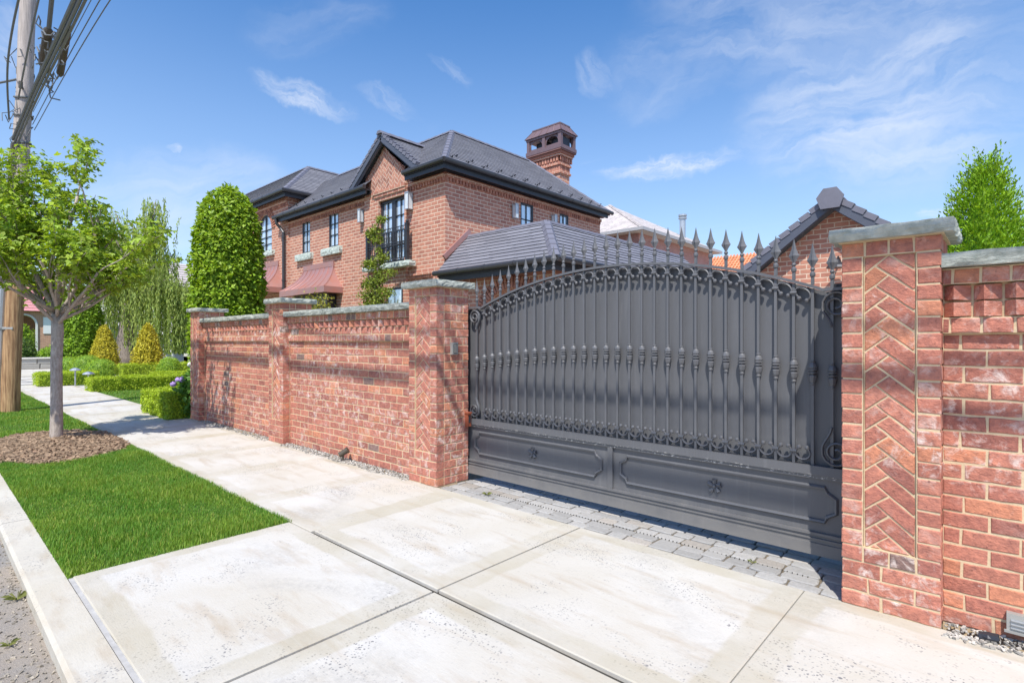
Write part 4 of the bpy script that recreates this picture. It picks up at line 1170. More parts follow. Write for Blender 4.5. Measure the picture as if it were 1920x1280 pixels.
wmb2.poly([(-19.40, HY - .05, 0), (-19.40, 13, 0), (-19.40, 13, 6.72), (-19.40, HY - .05, 6.72)])
wmb2.build('wall', M_HBRICK, house)
# street wall without the part behind the wing
wmb.build('wall', M_HBRICK, house)
smb = MB()
sops = [(2.94, 3.53, 4.6, 5.56), (4.85, 5.34, 4.6, 5.56)]
Psd = wall_open(smb, (HX, HY), (HX, 16.43), 0, 5.9, sops, .055)
smb.poly([(HX, 16.43, 0), (-15, 16.43, 0), (-15, 16.43, 5.82), (HX, 16.43, 5.82)])
smb.build('wall', M_HBRICK, house)
for o in ops: window(house, Pst, o[0], o[1], o[2], o[3], .05, 2, 3)
for o in sops: window(house, Psd, o[0], o[1], o[2], o[3], .05, 2, 2)
# arched window
mb = MB(); k = HY + .02
for (a, b) in ((aw0, aw0 + .06), (acx - .011, acx + .011), (aw1 - .06, aw1)): mb.box(a, b, k - .05, k + .03, 4.88, azs + (rad if abs((a + b) / 2 - acx) < .1 else 0) - .01)
for z in (4.88, 5.16, 5.44, 5.72): mb.box(aw0 + .06, aw1 - .06, k - .036, k + .02, z, z + (.06 if z == 4.88 else .022))
mb.tube([(acx + (rad - .03) * math.cos(math.pi * i / 14), k - .01, azs + (rad - .03) * math.sin(math.pi * i / 14)) for i in range(15)], .03, 4, flat=(0, 1, 0), rs=[(.04, .042)] * 15)
aw = mb.build('arched_window', M_BLACK, house)
mb = MB(); mb.poly([(aw0, k, 4.88), (aw1, k, 4.88)] + [(acx + rad * math.cos(math.pi * i / 14), k, azs + rad * math.sin(math.pi * i / 14)) for i in range(15)]); mb.build('pane', M_GLASS, aw)
mb = MB()
for i in range(26):
    t = math.pi * (i + .5) / 26
    for (ra, rb) in ((rad + .02, rad + .17), (rad + .185, rad + .32)):
        c_, s_ = math.cos(t), math.sin(t); w_ = .024
        mb.c = hcol(); mb.beam((acx + c_ * ra, HY - .065, azs + s_ * ra), (acx + c_ * rb, HY - .065, azs + s_ * rb), .05, .05 * ra / .75, (0, 1, 0))
mb.build('window_arch', M_HB, house)
def sill(x0, x1, z0, z1, name='window_sill', y0=HY - .12, y1=HY + .06): rough_slab(x0, x1, y0, y1, z0, z1, .06, .02, x0).build(name, M_SILL, house)
sill(-18.72, -17.62, 4.24, 4.47); sill(-16.9, -15.74, 4.24, 4.47); sill(-22.2, -20.5, 4.68, 4.88, y0=HY - .17)
# raised brick surrounds above windows
mb = MB(); mb.c = (.34, .145, .105)
for (a, b) in ((-18.41, -17.87), (-16.57, -15.99)):
    for s_ in range(9):
        mb.c = hcol(); x_ = a - .06 + s_ * (b - a + .12) / 9; mb.box(x_ + .006, x_ + (b - a + .12) / 9 - .006, HY - .03, HY + .02, 5.66, 5.80)
mb.build('window_lintel', M_HB, house)
# gable bay with french door
GX, gy = -13.32, HY - .07; g0, g1 = -14.36, -12.28
mb = MB(); gops = [(-13.62 - g0, -12.36 - g0, 3.64, 5.50)]
Pg = wall_open(mb, (g0, gy), (g1, gy), 0, 5.78, gops, .16)
mb.poly([(g0, gy, 5.78), (g1, gy, 5.78), (g1, gy, 6.1), (GX, gy, 7.05), (g0, gy, 6.1)])
for x_ in (g0, g1): mb.poly([(x_, gy, 0), (x_, HY + .1, 0), (x_, HY + .1, 6.1), (x_, gy, 6.1)])
mb.build('gable_wall', M_HBRICK, house)
mb = MB()
frg = frame((0, gy, 0), (0, -1, 0))
def tri_clip(p):
    def cut(p, f):
        o = []
        for i in range(len(p)):
            a, b = p[i], p[(i + 1) % len(p)]; fa, fb = f(a), f(b)
            if fa <= 0: o.append(a)
            if (fa <= 0) != (fb <= 0): t = fa / (fa - fb); o.append((a[0] + t * (b[0] - a[0]), a[1] + t * (b[1] - a[1])))
        return o if len(o) > 2 else []
    p = cut(p, lambda q: q[1] - (7.00 - .76 * (q[0] - GX)))
    return cut(p, lambda q: q[1] - (7.00 + .76 * (q[0] - GX))) if p else []
true_herring(mb, frg, g0 + .05, g1 - .05, 5.80, 7.02, -.01, .006, .2, .098, tri_clip, lambda: hcol(), .018, .3, .001, .002)
mb.build('herringbone_gable', M_HB, house)
mb = MB(); mb.c = (.62, .50, .40); mb.poly([(g0 + .04, gy - .003, 5.80), (g1 - .04, gy - .003, 5.80), (g1 - .04, gy - .003, 6.15), (GX, gy - .003, 7.02), (g0 + .04, gy - .003, 6.15)]); mb.build('gable_mortar', M_HB, house)
mb = MB(); mb.m = 1; mb.box(-13.9, g1 + .01, gy - .06, gy - .0035, 5.70, 5.79); mb.box(-13.8, g1 + .005, gy - .035, gy - .0035, 5.61, 5.70); mb.build('door_head', [M_HB, M_HBRICK], house)
fd = window(house, Pg, -13.62 - g0, -12.99 - g0, 3.64, 5.50, .14, 2, 4, 'french_door', M_GLASS, .085)
fd2 = window(house, Pg, -12.99 - g0, -12.36 - g0, 3.64, 5.50, .14, 2, 4, 'french_door', M_GLASS, .085)
# balcony
bx0, bx1, by = -13.97, -12.05, HY - .20
sill(-14.12, -11.86, 3.46, 3.60, 'balcony_slab', HY - .29, HY - .075)
for x_ in (bx0, bx1):
    bal = MB()
    bal.box(x_ - .045, x_ + .045, by - .045, by + .045, 3.60, 4.62); bal.ball((x_, by, 4.68), .05); bal.box(x_ - .055, x_ + .055, by - .055, by + .055, 4.60, 4.635)
    for z in (3.85, 4.4): bal.box(x_ - .052, x_ + .052, by - .052, by + .052, z, z + .02)
    bal.build('balcony_post', M_BLACK, house)
mb = MB()
for z in (3.70, 4.08, 4.15, 4.46, 4.57):
    mb.box(bx0 + .045, bx1 - .045, by - .014, by + .014, z, z + .022)
    for x_ in (bx0, bx1): mb.box(x_ - .012, x_ + .012, by + .046, gy, z, z + .022)
for i in range(1, 16):
    x_ = bx0 + (bx1 - bx0) * i / 16; mb.box(x_ - .01, x_ + .01, by - .01, by + .01, 3.72, 4.46)
for i in range(16):
    x_ = bx0 + (bx1 - bx0) * (i + .5) / 16
    for (zc_, r_) in ((4.115, .026), (4.52, .032), (3.66, .026)): mb.tube([(x_ + r_ * math.cos(a_), by, zc_ + r_ * math.sin(a_)) for a_ in np.linspace(0, 6.28, 9)[:-1]], .007, 4, closed=True)
    if 2 < i < 13 and i % 2: mb.tube([(x_ + .035 * math.cos(a_), by, 4.28 + .07 * math.sin(a_)) for a_ in np.linspace(0, 6.28, 11)[:-1]], .008, 4, closed=True)
mb.build('balcony_railing', M_BLACK, house)
# wall lanterns
def lantern(x, y, z0, z1, nx, ny, parent=house, w=.13):
    mb = MB(); px, py = x + nx * .10, y + ny * .10
    mb.box(px - w / 2, px + w / 2, py - w / 2, py + w / 2, z1 - .03, z1); mb.box(px - w / 2, px + w / 2, py - w / 2, py + w / 2, z0, z0 + .02)
    for i in (-1, 1):
        for j in (-1, 1): mb.box(px + i * w * .46 - .008, px + i * w * .46 + .008, py + j * w * .46 - .008, py + j * w * .46 + .008, z0, z1)
    mb.box(min(x, x + nx * .04) - (.03 if ny else 0), max(x, x + nx * .04) + (.03 if ny else 0), min(y, y + ny * .04) - (.03 if nx else 0), max(y, y + ny * .04) + (.03 if nx else 0), z0 + .05, z1 - .05)
    o = mb.build('wall_lantern', M_STEEL, parent)
    g = MB(); g.box(px - w * .42, px + w * .42, py - w * .42, py + w * .42, z0 + .02, z1 - .03); g.build('lantern_glass', simple('frosted_lantern_glass', (.62, .66, .68), .15, 0, .25, 9, .1), o)
lantern(-14.52, HY, 5.02, 5.42, 0, -1); lantern(-12.12, HY, 5.02, 5.50, 0, -1, w=.16)
lantern(HX, 11.80, 5.0, 5.42, 1, 0); lantern(HX, 13.66, 5.0, 5.42, 1, 0)
# small lower window and string course
mb = MB()
for i in range(38):
    mb.c = hcol(); x_ = -14.6 + i * .09
    if x_ < -11.2: mb.box(x_, x_ + .078, HY - .05, HY, 3.12, 3.19)
mb.m = 1; mb.box(-14.6, -11.2, HY - .085, HY, 3.19, 3.24); mb.build('string_course', [M_HB, M_HBRICK], house)
mb = MB(); mb.box(-13.14, -12.42, gy - .02 if False else HY - .075, HY - .02, 1.9, 2.92); lw = mb.build('lower_window', M_BLACK, house)
mb = MB(); mb.box(-13.08, -12.80, HY - .082, HY - .075, 1.95, 2.86); mb.box(-12.76, -12.48, HY - .082, HY - .075, 1.95, 2.86); mb.build('pane', M_GLASS, lw)
# dentil cornice under the eaves
mb = MB()
def dent(a, b, fixed, axis, z, st=.115):
    t = a
    while t < b:
        mb.c = hcol()
        if axis == 'x': mb.box(t, t + st * .55, fixed - .05, fixed, z, z + .09)
        else: mb.box(fixed, fixed + .05, t, t + st * .55, z, z + .09)
        t += st
    mb.m = 1
    if axis == 'x': mb.box(a, b, fixed - .07, fixed, z + .09, z + .18)
    else: mb.box(fixed, fixed + .07, a, b, z + .09, z + .18)
    mb.m = 0
dent(-19.38, g0 - .02, HY, 'x', 5.56); dent(g1 + .02, HX, HY, 'x', 5.56); dent(HY, 16.43, HX, 'y', 5.56); dent(XL, -19.42, HY - .05, 'x', 6.40)
mb.build('dentil_cornice', [M_HB, M_HBRICK], house)

def slope(mb, a, b, c, d, n, t=.016, us=1.0):
    """roof plane laid as n lapped courses; a,b eave left to right seen from outside, c,d top right and left"""
    a, b, c, d = map(Vector, (a, b, c, d)); nm = (b - a).cross(d - a).normalized(); L = ((a + b) / 2 - (c + d) / 2).length
    for i in range(n):
        s0, s1 = i / n, (i + 1) / n
        l0, r0, l1, r1 = a.lerp(d, s0), b.lerp(c, s0), a.lerp(d, s1), b.lerp(c, s1)
        ex = (b - a).normalized(); U = lambda p: (p - a).dot(ex) + (.37 * (i % 2) + .13 * (i % 5))
        lo, ro = l0 + nm * t, r0 + nm * t
        v = (i + .5) * 10.
        mb.poly([lo, ro, r1, l1], [(U(lo), v - 2), (U(ro), v - 2), (U(r1), v + 2), (U(l1), v + 2)])
        mb.poly([l0 - nm * .004, r0 - nm * .004, ro, lo], [(U(l0), v)] * 4)
def caps(mb, p0, p1, w=.2, h=.05, seg=.33):
    """overlapping ridge or hip tiles"""
    p0, p1 = Vector(p0), Vector(p1); L = (p1 - p0).length; n = max(1, int(L / seg)); d = (p1 - p0) / n
    side = d.cross(Vector((0, 0, 1))).normalized(); u = side.cross(d).normalized()
    for i in range(n):
        A = p0 + d * i; B = p0 + d * (i + 1.12)
        pr = lambda P, e: [P - side * w / 2 - u * (h * .9 - e), P - side * w * .25 + u * (h * .55 + e), P + side * w * .25 + u * (h * .55 + e), P + side * w / 2 - u * (h * .9 - e)]
        r0 = [mb.v(q) for q in pr(A, .012)]; r1 = [mb.v(q) for q in pr(B, 0)]
        for k in range(3): mb.f((r0[k], r0[k + 1], r1[k + 1], r1[k]))
        mb.f(r0[::-1]); mb.f(r1)
C0 = (EX, EY, EZ); R1 = (-12.44, 10.95, 7.77); R2 = (-12.44, 14.5, 7.77); CB = (EX, 16.6, EZ)
mb = MB()
slope(mb, C0, CB, R2, R1, 22)
slope(mb, CB, (-14.6, 16.6, EZ), R2, R2, 22)
slope(mb, (-14.64, 16.7, EZ), (-14.64, 13.15, EZ), R1, R2, 8)
zs_ = lambda y: EZ + (y - EY) * (7.77 - EZ) / (10.95 - EY)
slope(mb, (-19.95, EY, EZ), (-13.95, EY, EZ), (-13.95, 10.95, 7.77), (-19.95, 10.95, 7.77), 22)
slope(mb, (-13.95, 9.3, zs_(9.3)), (-12.05, 9.3, zs_(9.3)), R1, (-13.95, 10.95, 7.77), 16)
slope(mb, (-12.08, EY, EZ), C0, R1, R1, 22)
mb.poly([(-19.85, 10.95, 7.77), (-12.44, 10.95, 7.77), (-12.44, 13.05, EZ), (-19.85, 13.05, EZ)])
rf = mb.build('roof', M_SLATE, house)
mb = MB(); caps(mb, C0, R1); caps(mb, R1, R2); caps(mb, CB, R2); caps(mb, R1, (-18.9, 10.95, 7.77)); mb.build('ridge_tiles', M_RIDGE, rf)
LC = (-19.06, 8.85, 6.86); LA = (-20.92, 10.71, 8.46)
mb = MB(); slope(mb, (-27, 8.85, 6.86), LC, LA, (-27, 10.71, 8.46), 19); slope(mb, LC, (-19.06, 14.5, 6.86), (-20.92, 14.5, 8.46), LA, 19)
mb.poly([(-27, 10.71, 8.46), (-20.92, 10.71, 8.46), (-20.92, 14.5, 8.46), (-27, 14.5, 8.46)])
rf2 = mb.build('roof', M_SLATE, house)
mb = MB(); caps(mb, LC, LA); caps(mb, LA, (-27, 10.71, 8.46)); caps(mb, LA, (-20.92, 14.5, 8.46)); mb.build('ridge_tiles', M_RIDGE, rf2)
# gable roof
ga = (-13.18, 8.9, 7.31); gl = (-14.83, 8.9, 6.08); gr = (-11.53, 8.9, 6.08)
mb = MB()
slope(mb, (-14.83, 10.8, 6.08), gl, ga, (-13.18, 10.8, 7.31), 14); slope(mb, gr, (-11.53, 10.8, 6.08), (-13.18, 10.8, 7.31), ga, 14)
for q in (gl, gr): mb.poly([q, ga, (ga[0], 10.8, ga[2] - .03), (q[0], 10.8, q[2] - .03)])
gf = mb.build('gable_roof', M_SLATE, house)
def verge(parent, apex, foot, y, yb, n, boardw=.15, tile=.15, cap=True):
    A = Vector((apex[0], y, apex[2])); Fo = Vector((foot[0], y, foot[2]))
    mb = MB(); mb.beam(Fo + Vector((0, .03, -.10)), A + Vector((0, .03, -.10)), .05, boardw, (0, 0, 1)); mb.beam(Fo + Vector((0, .07, -.20)), A + Vector((0, .07, -.20)), .06, .06); mb.build('bargeboard', M_BARGE, parent)
    mb = MB()
    for i in range(n):
        p, q = Fo.lerp(A, (i + .03) / n), Fo.lerp(A, (i + .985) / n)
        e = .03
        mb.beam(p + Vector((0, .06, .015 + e)), q + Vector((0, .06, .015)), .14, tile * .55)
    mb.build('verge_tiles', M_RIDGE, parent)
verge(gf, ga, gl, 8.9, 10.8, 11); verge(gf, ga, gr, 8.9, 10.8, 11)
mb = MB(); caps(mb, (-13.18, 8.84, 7.35), (-13.18, 10.5, 7.35), .24, .06); mb.build('ridge_tiles', M_RIDGE, gf)
mb = MB()
for (xf, sg) in ((gl[0], 1), (gr[0], -1)):
    mb.poly([(xf + sg * .03, 8.95, 6.0), (GX, 8.95, 7.22), (GX, gy, 7.22), (xf + sg * .03, gy, 6.0)])
mb.build('soffit', M_BLACK, gf)
# gutters
def gutter(pts, parent=house, drop=0.):
    mb = MB()
    for p, q in zip(pts, pts[1:]):
        p, q = Vector(p), Vector(q); mb.tube([p, q], .065, 10); 
        d = (q - p).normalized(); L = (q - p).length
        for k in range(1, int(L / .9)): mb.tube([p + d * (.9 * k - .012), p + d * (.9 * k + .012)], .072, 10)
    mb.build('gutter', M_GUT, parent)
gutter([(-12.06, 8.86, 5.955), (-10.34, 8.85, 5.955), (-10.34, 16.68, 5.955)])
gutter([(-20.0, 8.86, 5.955), (-13.93, 8.86, 5.955)])
gutter([(-27, 8.81, 6.82), (-19.02, 8.81, 6.82), (-19.02, 11.0, 6.82)])
mb = MB()
mb.box(-12.05, -10.39, 8.88, HY, 5.87, 5.91); mb.box(-10.7, -10.39, HY + .001, 16.6, 5.87, 5.91); mb.box(-19.95, -13.95, 8.88, HY, 5.87, 5.91); mb.box(-27, -19.08, 8.86, HY, 6.72, 6.76); mb.box(-19.4, -19.08, HY + .001, 12, 6.72, 6.76)
mb.box(-12.05, -10.57, 9.07, HY - .001, 5.79, 5.869); mb.box(-10.699, -10.57, HY, 16.5, 5.79, 5.869); mb.box(-19.39, -13.95, 9.07, HY - .001, 5.79, 5.869)
mb.box(-12.05, -10.41, 8.91, 8.95, 5.76, 5.869); mb.box(-10.45, -10.41, 8.95, 16.5, 5.76, 5.869); mb.box(-19.95, -13.95, 8.91, 8.95, 5.76, 5.869); mb.box(-27, -19.12, 8.89, 8.93, 6.62, 6.719); mb.box(-19.16, -19.12, 8.93, 11, 6.62, 6.719)
mb.box(-27, -19.09, 8.872, 8.886, 6.765, 6.865); mb.box(-19.10, -19.085, 8.89, 11, 6.765, 6.865); mb.box(-19.95, -13.95, 8.902, 8.916, 5.915, 5.99)
mb.build('eaves_soffit', M_BLACK, house)
mb = MB(); mb.tube([(-19.75, 8.86, 5.90), (-19.75, 8.88, 5.72), (-19.7, 9.0, 5.56), (-19.55, 9.05, 5.40), (-19.55, 9.05, 0)], .055, 10)
for z in (5.2, 3.6, 2.2): mb.tube([(-19.55, 9.05, z), (-19.55, 9.05, z + .06)], .068, 10)
mb.build('downspout', M_GUT, house)
# snow guards
sg0 = None
def guard(p, ax):
    global sg0
    if sg0 is None:
        mb = MB(); mb.box(-.012, .012, -.05, .05, 0, .012); mb.box(-.02, .02, -.05, -.038, .012, .06)
        me_ = mb.build('snow_guard', M_BLACK, None, (0, 0, 0)); o = me_; sg0 = o; o.parent = rf
    else:
        o = sg0.copy(); COL.objects.link(o); o.parent = rf
    og = ORIG[rf.name]; o.location = (p[0] - og.x, p[1] - og.y, p[2] - og.z); o.rotation_euler = (R(-40) * -1 if ax == 'y' else 0, 0, R(90) if ax == 'x' else 0)
    if ax == 'x': o.rotation_euler = (R(40), 0, R(90))
for i in range(13):
    for q in (0, 1): guard((EX - .16 - .16 * q, 9.25 + i * .57 + q * .3, EZ + .155 + .138 * q), 'x')
for i in range(9):
    guard((-19.3 + i * .6, EY + .30, EZ + .275), 'y')
# chimney
ch = MB()
cx0, cx1, cy0, cy1 = -14.10, -12.50, 16.50, 17.32
ch.m = 0; ch.box(cx0 + .13, cx1 - .13, cy0 + .10, cy1 - .1, 4, 7.86)
ch.build('chimney', M_HBRICK, house); chim = bpy.data.objects[-1] if False else [o for o in COL.objects if o.name.startswith('chimney')][-1]
mb = MB()
def ring(z0, z1, e, col=None, n=None):
    mb.c = col or (.40, .18, .13)
    x0, x1, y0, y1 = cx0 + .13 - e, cx1 - .13 + e, cy0 + .10 - e, cy1 - .10 + e
    if n is None:
        mb.m = 0 if col else 1; mb.box(x0, x1, y0, y1, z0, z1); mb.m = 0
    else:
        t = x0
        while t < x1 - .03:
            mb.c = hcol(); mb.c = tuple(k * 1.15 for k in mb.c); mb.box(t, t + n * .62, y0, y0 + .05, z0, z1); mb.box(t, t + n * .62, y1 - .05, y1, z0, z1); t += n
        t = y0
        while t < y1 - .03:
            mb.c = hcol(); mb.c = tuple(k * 1.15 for k in mb.c); mb.box(x0, x0 + .05, t, t + n * .62, z0, z1); mb.box(x1 - .05, x1, t, t + n * .62, z0, z1); t += n
ring(7.86, 7.95, .05); ring(7.95, 8.18, .0); ring(7.95, 8.17, .018, None, .085); ring(8.18, 8.25, .06); ring(8.25, 8.32, .03); ring(8.32, 8.52, .0); ring(8.34, 8.50, .06, None, .14); ring(8.52, 8.60, .10); ring(8.60, 8.70, .14, (.34, .15, .11)); ring(8.70, 8.76, .19, (.22, .12, .11)); 
mb.build('chimney_corbel', [M_HB, M_HBRICK], chim)
mb = MB(); X0, X1, Y0, Y1 = cx0 - .05, cx1 + .05, cy0 - .07, cy1 + .07
mb.box(X0 - .03, X1 + .03, Y0 - .03, Y1 + .03, 8.76, 8.90); mb.box(X0 - .02, X1 + .02, Y0 - .02, Y1 + .02, 9.34, 9.42)
xs3 = [X0, (X0 + X1) / 2 - .06, X1 - .13]
for x_ in xs3:
    for y_ in (Y0, Y1 - .13): mb.box(x_, x_ + .13, y_, y_ + .13, 8.90, 9.34)
# arched infill between posts
for (a, b) in ((X0 + .13, xs3[1]), (xs3[1] + .13, xs3[2])):
    for y_ in (Y0 + .05, Y1 - .07):
        c_ = (a + b) / 2; hw = (b - a) / 2; n = 12
        for i in range(n):
            t0, t1 = math.pi * (1 - i / n), math.pi * (1 - (i + 1) / n)
            f_ = lambda t: (c_ + hw * .9 * math.cos(t), 9.02 + .27 * math.sin(t) ** .75)
            (xa, za), (xb, zb_) = f_(t0), f_(t1); mb.poly([(xa, y_, za), (xb, y_, zb_), (xb, y_, 9.34), (xa, y_, 9.34)])
        for (q, w_) in ((a, hw * .1), (b - hw * .1, hw * .1)): mb.poly([(q, y_, 8.9), (q + w_, y_, 8.9), (q + w_, y_, 9.34), (q, y_, 9.34)])
        mb.poly([(a, y_ - .002, 8.9), (b, y_ - .002, 8.9), (b, y_ - .002, 9.0), (a, y_ - .002, 9.0)])
top_ = [(X0 + .17, Y0 + .17), (X1 - .17, Y0 + .17), (X1 - .17, Y1 - .17), (X0 + .17, Y1 - .17)]; low_ = [(X0 - .06, Y0 - .06), (X1 + .06, Y0 - .06), (X1 + .06, Y1 + .06), (X0 - .06, Y1 + .06)]
for i in range(4):
    j = (i + 1) % 4; mb.poly([(*low_[i], 9.42), (*low_[j], 9.42), (*top_[j], 9.76), (*top_[i], 9.76)])
    L0, L1, T0, T1 = Vector((*low_[i], 9.42)), Vector((*low_[j], 9.42)), Vector((*top_[i], 9.76)), Vector((*top_[j], 9.76))
    k = 5 if i % 2 == 0 else 3
    for q in range(k + 1): mb.beam(L0.lerp(L1, q / k), T0.lerp(T1, q / k), .025, .03)
mb.box(X0 + .15, X1 - .15, Y0 + .15, Y1 - .15, 9.76, 9.81); mb.build('chimney_cap', M_CHCOP, chim)
for q in (.30, 1.05):
    mb = MB(); mb.box(X0 + q, X0 + q + .55, Y0 + .25, Y1 - .25, 8.9, 9.27); mb.build('cap_dark_core', M_BLACK, chim)  # black boxes added inside the cap to darken its openings

# copper awnings
def awning(cx, zt, zb, w0, w1, proj, y=HY):
    mb = MB(); N_ = 10
    sec = []
    for i in range(N_ + 1):
        t = i / N_; o = proj * (t ** 1.9) * .85 + proj * .15 * t
        sec.append((w0 + (w1 - w0) * (t ** 1.6), .04 + o, zt + (zb - zt) * t))
    for (wa, oa, za), (wb, ob, zb_) in zip(sec, sec[1:]):
        mb.poly([(cx - wb, y - ob, zb_), (cx + wb, y - ob, zb_), (cx + wa, y - oa, za), (cx - wa, y - oa, za)])
        mb.poly([(cx + wb, y - ob, zb_), (cx + wb, y, zb_), (cx + wa, y, za), (cx + wa, y - oa, za)]); mb.poly([(cx - wb, y, zb_), (cx - wb, y - ob, zb_), (cx - wa, y - oa, za), (cx - wa, y, za)])
    w, o, z = sec[-1]; f = .19
    mb.box(cx - w - .01, cx + w + .01, y - o - .015, y - .001, zb - f, zb); mb.box(cx - w0 - .02, cx + w0 + .02, y - .05, y - .001, zt, zt + .17)
    aw_ = mb.build('copper_awning', M_COPPER, house)
    mb = MB(); n = 7
    for k in range(n + 1):
        s_ = -1 + 2 * k / n; mb.tube([(cx + s_ * wq, y - oq - .006, zq + .006) for wq, oq, zq in sec], .012, 5)
    for s_ in (-1, 1): mb.tube([(cx + s_ * wq, y - oq, zq) for wq, oq, zq in sec], .014, 5)
    mb.build('standing_seam', M_COPPER, aw_)
    mb = MB(); mb.box(cx - w + .25, cx + w - .25, y - o + .03, y - .002, 0, zb - f - .02)
    return w, o
awning(-17.24, 3.86, 3.14, 1.0, 1.53, .60)
awning(-21.15, 4.26, 3.38, 1.0, 1.55, .75, HY - .05)
mb = MB(); mb.box(-18.3, -16.2, HY - .30, HY - .002, 0, 2.95); mb.build('bay_window', M_BLACK, house)
for x_ in (-16.19, -18.4):
    mb = MB(); mb.box(x_, x_ + .09, HY - .32, HY - .002, 0, 2.95); mb.build('bay_frame', M_BLACK, house)

# porch wing with hipped slate skirt
mb = MB(); pa = (-10.50, 8.75, 3.13); pb = (-6.75, 8.75, 3.13); pc = (-7.99, 9.99, 4.22); pd = (-10.69, 9.99, 4.22)
slope(mb, pa, pb, pc, pd, 11, .02); slope(mb, pb, (-6.75, 17.2, 3.13), (-7.99, 17.2, 4.22), pc, 11, .02)
mb.poly([(-10.69, 9.99, 4.21), (-7.99, 9.99, 4.21), (-7.99, 17.2, 4.21), (-10.69, 17.2, 4.21)])
pr = mb.build('porch_roof', M_SLATEP, house)
mb = MB(); caps(mb, pb, pc, .26, .06, .27); caps(mb, pd, pc, .16, .05, .5); caps(mb, pc, (-7.99, 17.2, 4.22), .16, .05, .5); mb.build('ridge_tiles', M_RIDGE, pr)
mb = MB(); mb.beam((-10.66, 9.12, 3.56), (-10.66, 10.02, 4.37), .06, .13); mb.build('copper_flashing', M_COPPER, pr)
gutter([(-10.56, 8.70, 3.09), (-6.70, 8.70, 3.09), (-6.70, 17.2, 3.09)])
mb = MB(); mb.box(-10.5, -6.78, 8.76, HY, 3.00, 3.04); mb.box(-7.3, -6.78, HY + .001, 17, 3.00, 3.04); mb.box(-10.5, -6.86, 8.80, 8.84, 2.88, 3.0); mb.box(-6.90, -6.86, 8.84, 17, 2.88, 3.0); mb.build('eaves_soffit', M_BLACK, house)
# porch wall with segmental arch
ax_, ar, az = -8.42, .95, 1.85
mb = MB(); py = HY + .03
mb.poly([(HX, py, 0), (ax_ - ar, py, 0), (ax_ - ar, py, 3.02), (HX, py, 3.02)]); mb.poly([(ax_ + ar, py, 0), (-7.2, py, 0), (-7.2, py, 3.02), (ax_ + ar, py, 3.02)])
n = 18
for i in range(n):
    t0, t1 = math.pi * (1 - i / n), math.pi * (1 - (i + 1) / n); f_ = lambda t: (ax_ + ar * math.cos(t), az + .78 * math.sin(t))
    (xa, za), (xb, zb_) = f_(t0), f_(t1); mb.poly([(xa, py, za), (xb, py, zb_), (xb, py, 3.02), (xa, py, 3.02)]); mb.poly([(xa, py, za), (xa, py + .35, za), (xb, py + .35, zb_), (xb, py, zb_)])
mb.poly([(-7.2, py, 0), (-7.2, 17, 0), (-7.2, 17, 3.02), (-7.2, py, 3.02)])
mb.build('porch_wall', M_HBRICK, house)
mb = MB()
for i in range(34):
    t = math.pi * (i + .5) / 34; c_, s_ = math.cos(t), math.sin(t)
    for e in (0, .135): mb.c = hcol(); mb.beam((ax_ + c_ * (ar + .01 + e), py - .015, az + s_ * (.79 + e)), (ax_ + c_ * (ar + .13 + e), py - .015, az + s_ * (.91 + e)), .06, .062 + e * .07, (0, 1, 0))
mb.build('porch_arch', M_HB, house)
mb = MB(); mb.poly([(-10.6, py + .9, 0), (-7.3, py + .9, 0), (-7.3, py + .9, 3), (-10.6, py + .9, 3)]); mb.build('porch_shade_sheet', M_DARKIN, house)  # near-black sheet stands in for the shade behind the arch

# ------------------------------------------------------------------ garage
gar = thing('garage', 'low brick garage with steep slate gable behind the right gate pillar', 'garage', (-2.62, 13, 0))
gxc, gzt, gs = -2.616, 4.34, .78; hw = 2.15; yw = 12.86
mb = MB()
wz = gzt - .22
mb.poly([(gxc - 1.95, yw, 0), (gxc + 1.95, yw, 0), (gxc + 1.95, yw, wz - gs * 1.95), (gxc, yw, wz), (gxc - 1.95, yw, wz - gs * 1.95)])
for s_ in (-1, 1): mb.poly([(gxc + s_ * 1.95, yw, 0), (gxc + s_ * 1.95, 19, 0), (gxc + s_ * 1.95, 19, wz - gs * 1.95), (gxc + s_ * 1.95, yw, wz - gs * 1.95)])
mb.build('wall', M_HBRICK, gar)
mb = MB(); A = (gxc, 12.5, gzt); FL = (gxc - hw, 12.5, gzt - gs * hw); FR = (gxc + hw, 12.5, gzt - gs * hw)
slope(mb, (FL[0], 19.2, FL[2]), FL, A, (gxc, 19.2, gzt), 11, .022); slope(mb, FR, (FR[0], 19.2, FR[2]), (gxc, 19.2, gzt), A, 11, .022)
for q in (FL, FR): mb.poly([(q[0], 12.55, q[2] - .05), (A[0], 12.55, A[2] - .05), (A[0], 19.2, A[2] - .05), (q[0], 19.2, q[2] - .05)])
groof = mb.build('roof', M_SLATEP, gar)
verge(groof, A, FL, 12.5, 19, 11, .20, .20); verge(groof, A, FR, 12.5, 19, 11, .20, .20)
mb = MB(); caps(mb, (gxc, 12.44, gzt + .07), (gxc, 19.2, gzt + .07), .34, .09, .4); mb.build('ridge_tiles', M_RIDGE, groof)
mb = MB(); mb.box(gxc - 1.35, gxc + 1.35, yw - .03, yw - .001, 0, 2.1); mb.build('door', M_BLACK, gar)
mb = MB(); pl_ = [(-.17, -.27), (.17, -.27), (.25, -.04), (.12, .14), (-.12, .14), (-.25, -.04)]
for y_ in (12.40, 12.43): mb.poly([(gxc + a, y_, gzt + .02 + b) for a, b in pl_][::1 if y_ < 12.41 else -1])
for (a, b), (c, d) in zip(pl_, pl_[1:] + pl_[:1]): mb.poly([(gxc + a, 12.40, gzt + .02 + b), (gxc + c, 12.40, gzt + .02 + d), (gxc + c, 12.43, gzt + .02 + d), (gxc + a, 12.43, gzt + .02 + b)])
mb.build('ridge_end', M_RIDGE, groof)
lp = MB(); lx, lz = -2.52, 2.95
